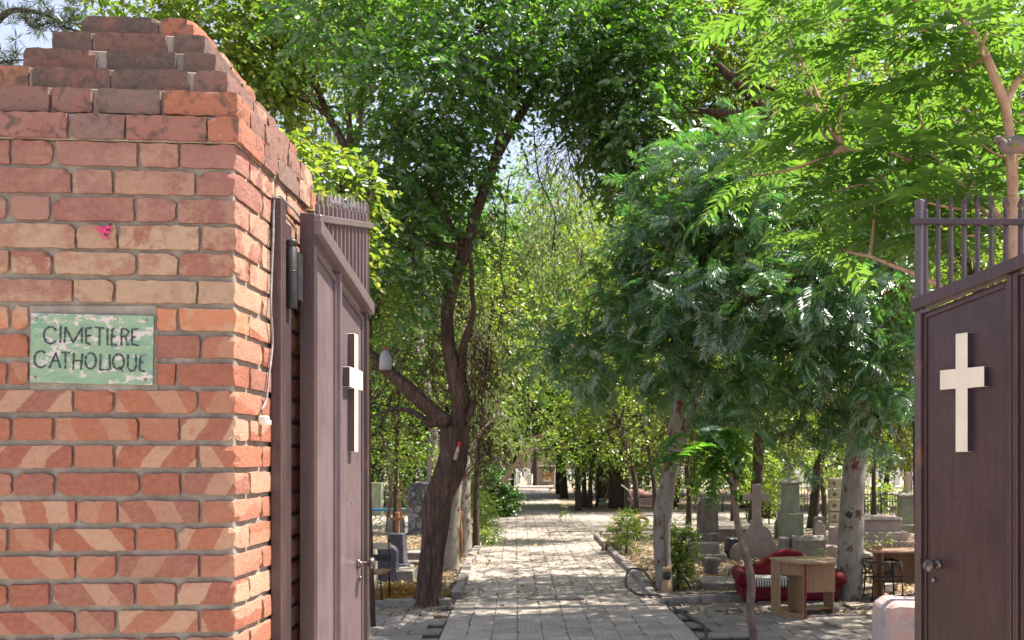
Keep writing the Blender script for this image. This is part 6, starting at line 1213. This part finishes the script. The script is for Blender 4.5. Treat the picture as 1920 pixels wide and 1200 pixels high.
bgtree(912, 930, 4.5, [(915, 880), (912, 830), (905, 780)], [(930, 830, 60, 30, 90), (900, 780, 60, 50, 110), (960, 760, 60, 50, 80)], 'dark trunk behind the round dark bush', 'lf_mid', .2)
bgtree(958, 934, 3.5, [(961, 900), (965, 860), (975, 800)], [(960, 780, 50, 45, 90), (950, 700, 60, 50, 80)], 'thin dark trunk at the left edge of the far path', 'lf_mid', .2)
bgtree(716, 955, 6, [(714, 900), (712, 850), (720, 780)], [(720, 820, 50, 40, 120), (700, 740, 60, 60, 120)], 'dark trunk just right of the left gate leaf', 'lf_dark', .16)
bgtree(775, 945, 6, [(774, 900), (778, 860), (772, 790)], [(770, 820, 55, 35, 110), (830, 800, 40, 50, 70)], 'dark trunk above the marble stele', 'lf_dark', .16)
bgtree(755, 990, 4, [(748, 940), (742, 900), (748, 850), (760, 800)], [(750, 860, 26, 22, 40), (756, 925, 14, 14, 20)], 'leafy reddish stem behind the small wooden cross', 'lf_bright', .10, bark='wooden', name='sapling')
bgtree(727, 1000, 4, [(729, 960), (733, 920), (726, 870), (722, 830)], [(735, 880, 24, 20, 30)], 'bent brown stem left of the small wooden cross', 'lf_mid', .10, bark='bark_sap', name='sapling')
# long pale bare branch arching over the path
mb = MB(); t = thing('bare_branches', 'pale bare branches arching over the far path', 'branch', tuple(P(950, 920, 30)))
for pts in ([(945, 905, 5), (960, 880, 4), (985, 850, 3.5), (1015, 820, 3), (1050, 790, 2)], [(950, 845, 2), (975, 828, 2), (1000, 820, 2), (1030, 812, 1.5)], [(1035, 818, 2), (1055, 830, 2), (1066, 838, 1.5)], [(1060, 640, 3), (1090, 660, 3), (1110, 672, 3), (1130, 650, 2)], [(1110, 672, 2), (1095, 700, 1.5)]): mb = MB(); limb(mb, LP(28, pts), 6); mb.build('branch', M['bark_young'], t, recalc=False)
# bushes
canopy(7.4, 10.2, [W3(8.4, 9.8, 5.2, 1.1, .9, 120), W3(7.6, 11.4, 6.8, 1.3, .8, 130), W3(9.4, 11, 6.4, 1.2, .9, 120), W3(7.8, 12.2, 8.4, 1.3, .8, 110), W3(6.6, 12.6, 9.0, 1.2, .7, 90)], 'leafy tree filling the top right corner behind the ailanthus', 'lf_mid', .10)
def bush(name, label, base, bl, mat, size, tm=OV, K=8, **kw): return make_tree(name, label, 'bush', base, [[(base[0], base[1], 0, .03), (base[0], base[1], .3, .025), (base[0]+.03, base[1], .6, .012)]], bl, [tm], M[mat], M['bark_far'], size, K, twigr=0.004, **kw)
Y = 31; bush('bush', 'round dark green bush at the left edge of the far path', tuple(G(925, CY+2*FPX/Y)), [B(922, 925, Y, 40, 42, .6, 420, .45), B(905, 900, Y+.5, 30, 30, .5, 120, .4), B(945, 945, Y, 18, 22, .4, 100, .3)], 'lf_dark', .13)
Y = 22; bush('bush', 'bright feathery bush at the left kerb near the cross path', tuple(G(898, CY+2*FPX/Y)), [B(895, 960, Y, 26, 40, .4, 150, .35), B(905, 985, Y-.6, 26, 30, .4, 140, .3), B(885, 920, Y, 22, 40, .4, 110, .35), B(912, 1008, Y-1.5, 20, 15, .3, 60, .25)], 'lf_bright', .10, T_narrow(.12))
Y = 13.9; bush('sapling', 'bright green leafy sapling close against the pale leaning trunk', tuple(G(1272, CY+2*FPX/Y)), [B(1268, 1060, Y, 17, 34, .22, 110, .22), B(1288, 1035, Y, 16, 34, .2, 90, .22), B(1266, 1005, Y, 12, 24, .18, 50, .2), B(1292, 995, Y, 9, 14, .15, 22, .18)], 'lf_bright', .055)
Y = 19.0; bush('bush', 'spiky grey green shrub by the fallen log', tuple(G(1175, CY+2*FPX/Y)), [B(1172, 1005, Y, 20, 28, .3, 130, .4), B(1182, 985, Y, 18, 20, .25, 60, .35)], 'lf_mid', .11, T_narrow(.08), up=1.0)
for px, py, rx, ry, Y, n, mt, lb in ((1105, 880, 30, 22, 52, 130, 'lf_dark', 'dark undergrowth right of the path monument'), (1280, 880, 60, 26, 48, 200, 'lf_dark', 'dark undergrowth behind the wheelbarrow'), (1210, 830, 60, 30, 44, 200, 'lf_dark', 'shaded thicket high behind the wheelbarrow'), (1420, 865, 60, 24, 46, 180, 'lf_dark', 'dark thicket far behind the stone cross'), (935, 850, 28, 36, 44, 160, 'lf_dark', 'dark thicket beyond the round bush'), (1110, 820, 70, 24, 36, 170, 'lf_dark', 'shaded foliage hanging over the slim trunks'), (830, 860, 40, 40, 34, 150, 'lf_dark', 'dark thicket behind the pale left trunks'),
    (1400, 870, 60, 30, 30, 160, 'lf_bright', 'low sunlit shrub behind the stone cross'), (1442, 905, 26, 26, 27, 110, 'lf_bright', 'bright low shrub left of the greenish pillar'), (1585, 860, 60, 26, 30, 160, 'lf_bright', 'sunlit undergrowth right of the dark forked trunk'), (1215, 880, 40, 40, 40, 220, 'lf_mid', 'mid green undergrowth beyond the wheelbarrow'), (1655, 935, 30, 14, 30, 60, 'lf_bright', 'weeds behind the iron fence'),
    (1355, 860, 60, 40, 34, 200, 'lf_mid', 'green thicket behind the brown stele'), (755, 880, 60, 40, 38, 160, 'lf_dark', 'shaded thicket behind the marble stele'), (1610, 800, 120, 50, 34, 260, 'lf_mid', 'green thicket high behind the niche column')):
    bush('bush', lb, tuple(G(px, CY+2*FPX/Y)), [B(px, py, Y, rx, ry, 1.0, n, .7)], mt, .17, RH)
for px, py, lb in ((1665, 1018, 'small weed on the plinth of the pinkish box tomb'), (1530, 1050, 'green pinnate seedling between the grey headstone and the thick trunk'), (1545, 1030, 'young leafy seedling left of the thick pale trunk'), (1612, 1018, 'leaf sprig right of the thick pale trunk'), (1470, 1048, 'weed behind the sofa back'), (752, 935, 'leafy weed by the marble stele'), (706, 975, 'small weed near the blue rail'), (1060, 960, 'small weed tuft right of the path')):
    Y = EYE*FPX/(py+18-CY); c = P(px, py, Y); make_tree('weed', lb, 'plant', (c.x, c.y, 0), [[(c.x, c.y, 0, .008), (c.x, c.y, c.z*.5, .006), (c.x, c.y, c.z, .004)]], [((c.x, c.y, c.z), (.16, .14, .14), 12, .18)], [OV], M['lf_bright'], M['bark_far'], .075, 6, join=False, twigr=.003)

# far tree belt: nearer and farther rows, each a tree
rnd = random.Random(5); kinds = [('lf_mid', 'mid green'), ('lf_euc', 'greyish weeping'), ('lf_dark', 'dark green'), ('lf_bright', 'yellow green')]
rows = []
for Y, x0, x1, st, ht in ((38, 640, 1760, 150, 13), (50, 600, 1760, 170, 16), (112, -500, 2500, 300, 24)):
    x = x0+rnd.uniform(0, 60)
    while x < x1: rows.append((x+rnd.uniform(-30, 30), Y+rnd.uniform(-2, 2), ht*rnd.uniform(.85, 1.15))); x += st
protos = {}
for i, (px, Y, ht) in enumerate(rows):
    if Y < 60 and 920 < px < 1000: px = 905
    if Y < 60 and 1000 <= px < 1075: px = 1090
    X = (px-CX)/FPX*Y; k = i % 4; far = Y > 90; key = (k, far)
    lbl = f"{kinds[k][1]} {'tree towering behind the mud wall' if far else 'tree in the shaded belt behind the graves'}"
    if key in protos:
        pr_ = protos[key]; r_ = pr_.copy(); COL.objects.link(r_)
        for ch in pr_.children: c_ = ch.copy(); COL.objects.link(c_); c_.parent = r_
        r_.location = (X, Y, 0); s = ht/pr_['h0']; r_.scale = (s*rnd.uniform(.9, 1.2), s, s); r_.rotation_euler.z = rnd.uniform(0, 6.28)
    else:
        sc = 2.4 if far else 1.0; bls = []
        for q in range(10 if far else 11):
            a = rnd.uniform(0, 6.28); rr = rnd.uniform(0, .26)*ht; bls.append(((X+math.cos(a)*rr, Y+math.sin(a)*rr, ht*rnd.uniform(.22, .9)), (ht*.16, ht*.16, ht*.11), 165, .8*sc))
        tr = [[(X, Y, 0, .02*ht), (X+.2, Y, ht*.3, .016*ht), (X, Y, ht*.7, .008*ht)]]
        r_ = make_tree('tree', lbl, 'tree', (X, Y, 0), tr, bls, [NA if k == 1 else RH], M[kinds[k][0]], M['bark_far'], (.42 if far else .24)*(1.3 if k == 1 else 1), 8, twigr=0, hang=.4 if k == 1 else 0)
        r_['h0'] = ht; protos[key] = r_
    r_['group'] = 'trees behind the mud wall' if far else 'trees of the shaded belt'
    where = ('far left, behind the brick pier' if px < 420 else 'left of the monument' if px < 1000 else 'right of the monument' if px < 1300 else 'behind the cross monument' if px < 1560 else 'behind the right gate leaf' if px < 1900 else 'beyond the right edge') if far else ('seen left of the leaning trunk' if px < 800 else 'seen left of the far path' if px < 1000 else 'seen right of the far path' if px < 1250 else 'behind the cross monument' if px < 1500 else 'behind the iron fence')
    r_['label'] = f"{kinds[k][1]} tree {'behind the mud wall' if far else ('in the shaded belt, front row' if Y < 45 else 'in the shaded belt, back row')}, {where}"
for p in protos.values():
    if 'h0' in p: del p['h0']

# leaf litter
n = 26000; pts = []
while len(pts) < n:
    px = random.uniform(660, 1730); py = CY+random.uniform(100, 300)**1.0
    v = G(px, py); 
    rel = v-PO; a = rel.dot(PN); b_ = rel.dot(PD)
    if b_ < -.1 and random.random() > .10: continue
    if -.05 < a < PWID+.05 and random.random() > .045: continue
    if 10.8 < b_ < 20 and a > PWID and random.random() > .03: continue
    pts.append((v.x, v.y, .012+random.random()*.02+(.035 if (-.05 < a < PWID+.05 or b_ < -.1) else 0)))
pos = np.array(pts); Vv, Ff = cloud(RH, pos, norm(RNG.normal(size=(n, 3))*np.array((1, 1, .25))), norm(RNG.normal(size=(n, 3))*.35+np.array((0, 0, 1))), RNG.uniform(.04, .10, n))
tag(link('leaf_litter', fast_mesh('leaf_litter', Vv, Ff, M['litter'])), 'dry fallen leaves scattered over the beds and paving', 'leaf litter', kind='stuff')
# small stones in the beds
st = [bpy.data.meshes.new('x')]
mb = MB()
for i in range(420):
    px = random.choice([random.uniform(845, 905), random.uniform(1130, 1240), random.uniform(1280, 1700), random.uniform(700, 780)]); c = G(px, CY+random.uniform(110, 262)); rel = c-PO
    if -.1 < rel.dot(PN) < PWID+.1: continue
    s = random.uniform(.015, .05); mb.box((c.x, c.y, s*.4), (s*2, s*1.5, s), random.uniform(0, 3), jit=s*.3)
tag(mb.build('rubble', M['kerb'], bevel=.004), 'small stones scattered among the dry leaves', 'rubble', kind='stuff')
bpy.data.meshes.remove(st[0])
print('OBJECTS', len(bpy.data.objects), 'tris', sum(sum(p.loop_total-2 for p in []) for _ in [0]), sum(len(m.polygons) for m in bpy.data.meshes))
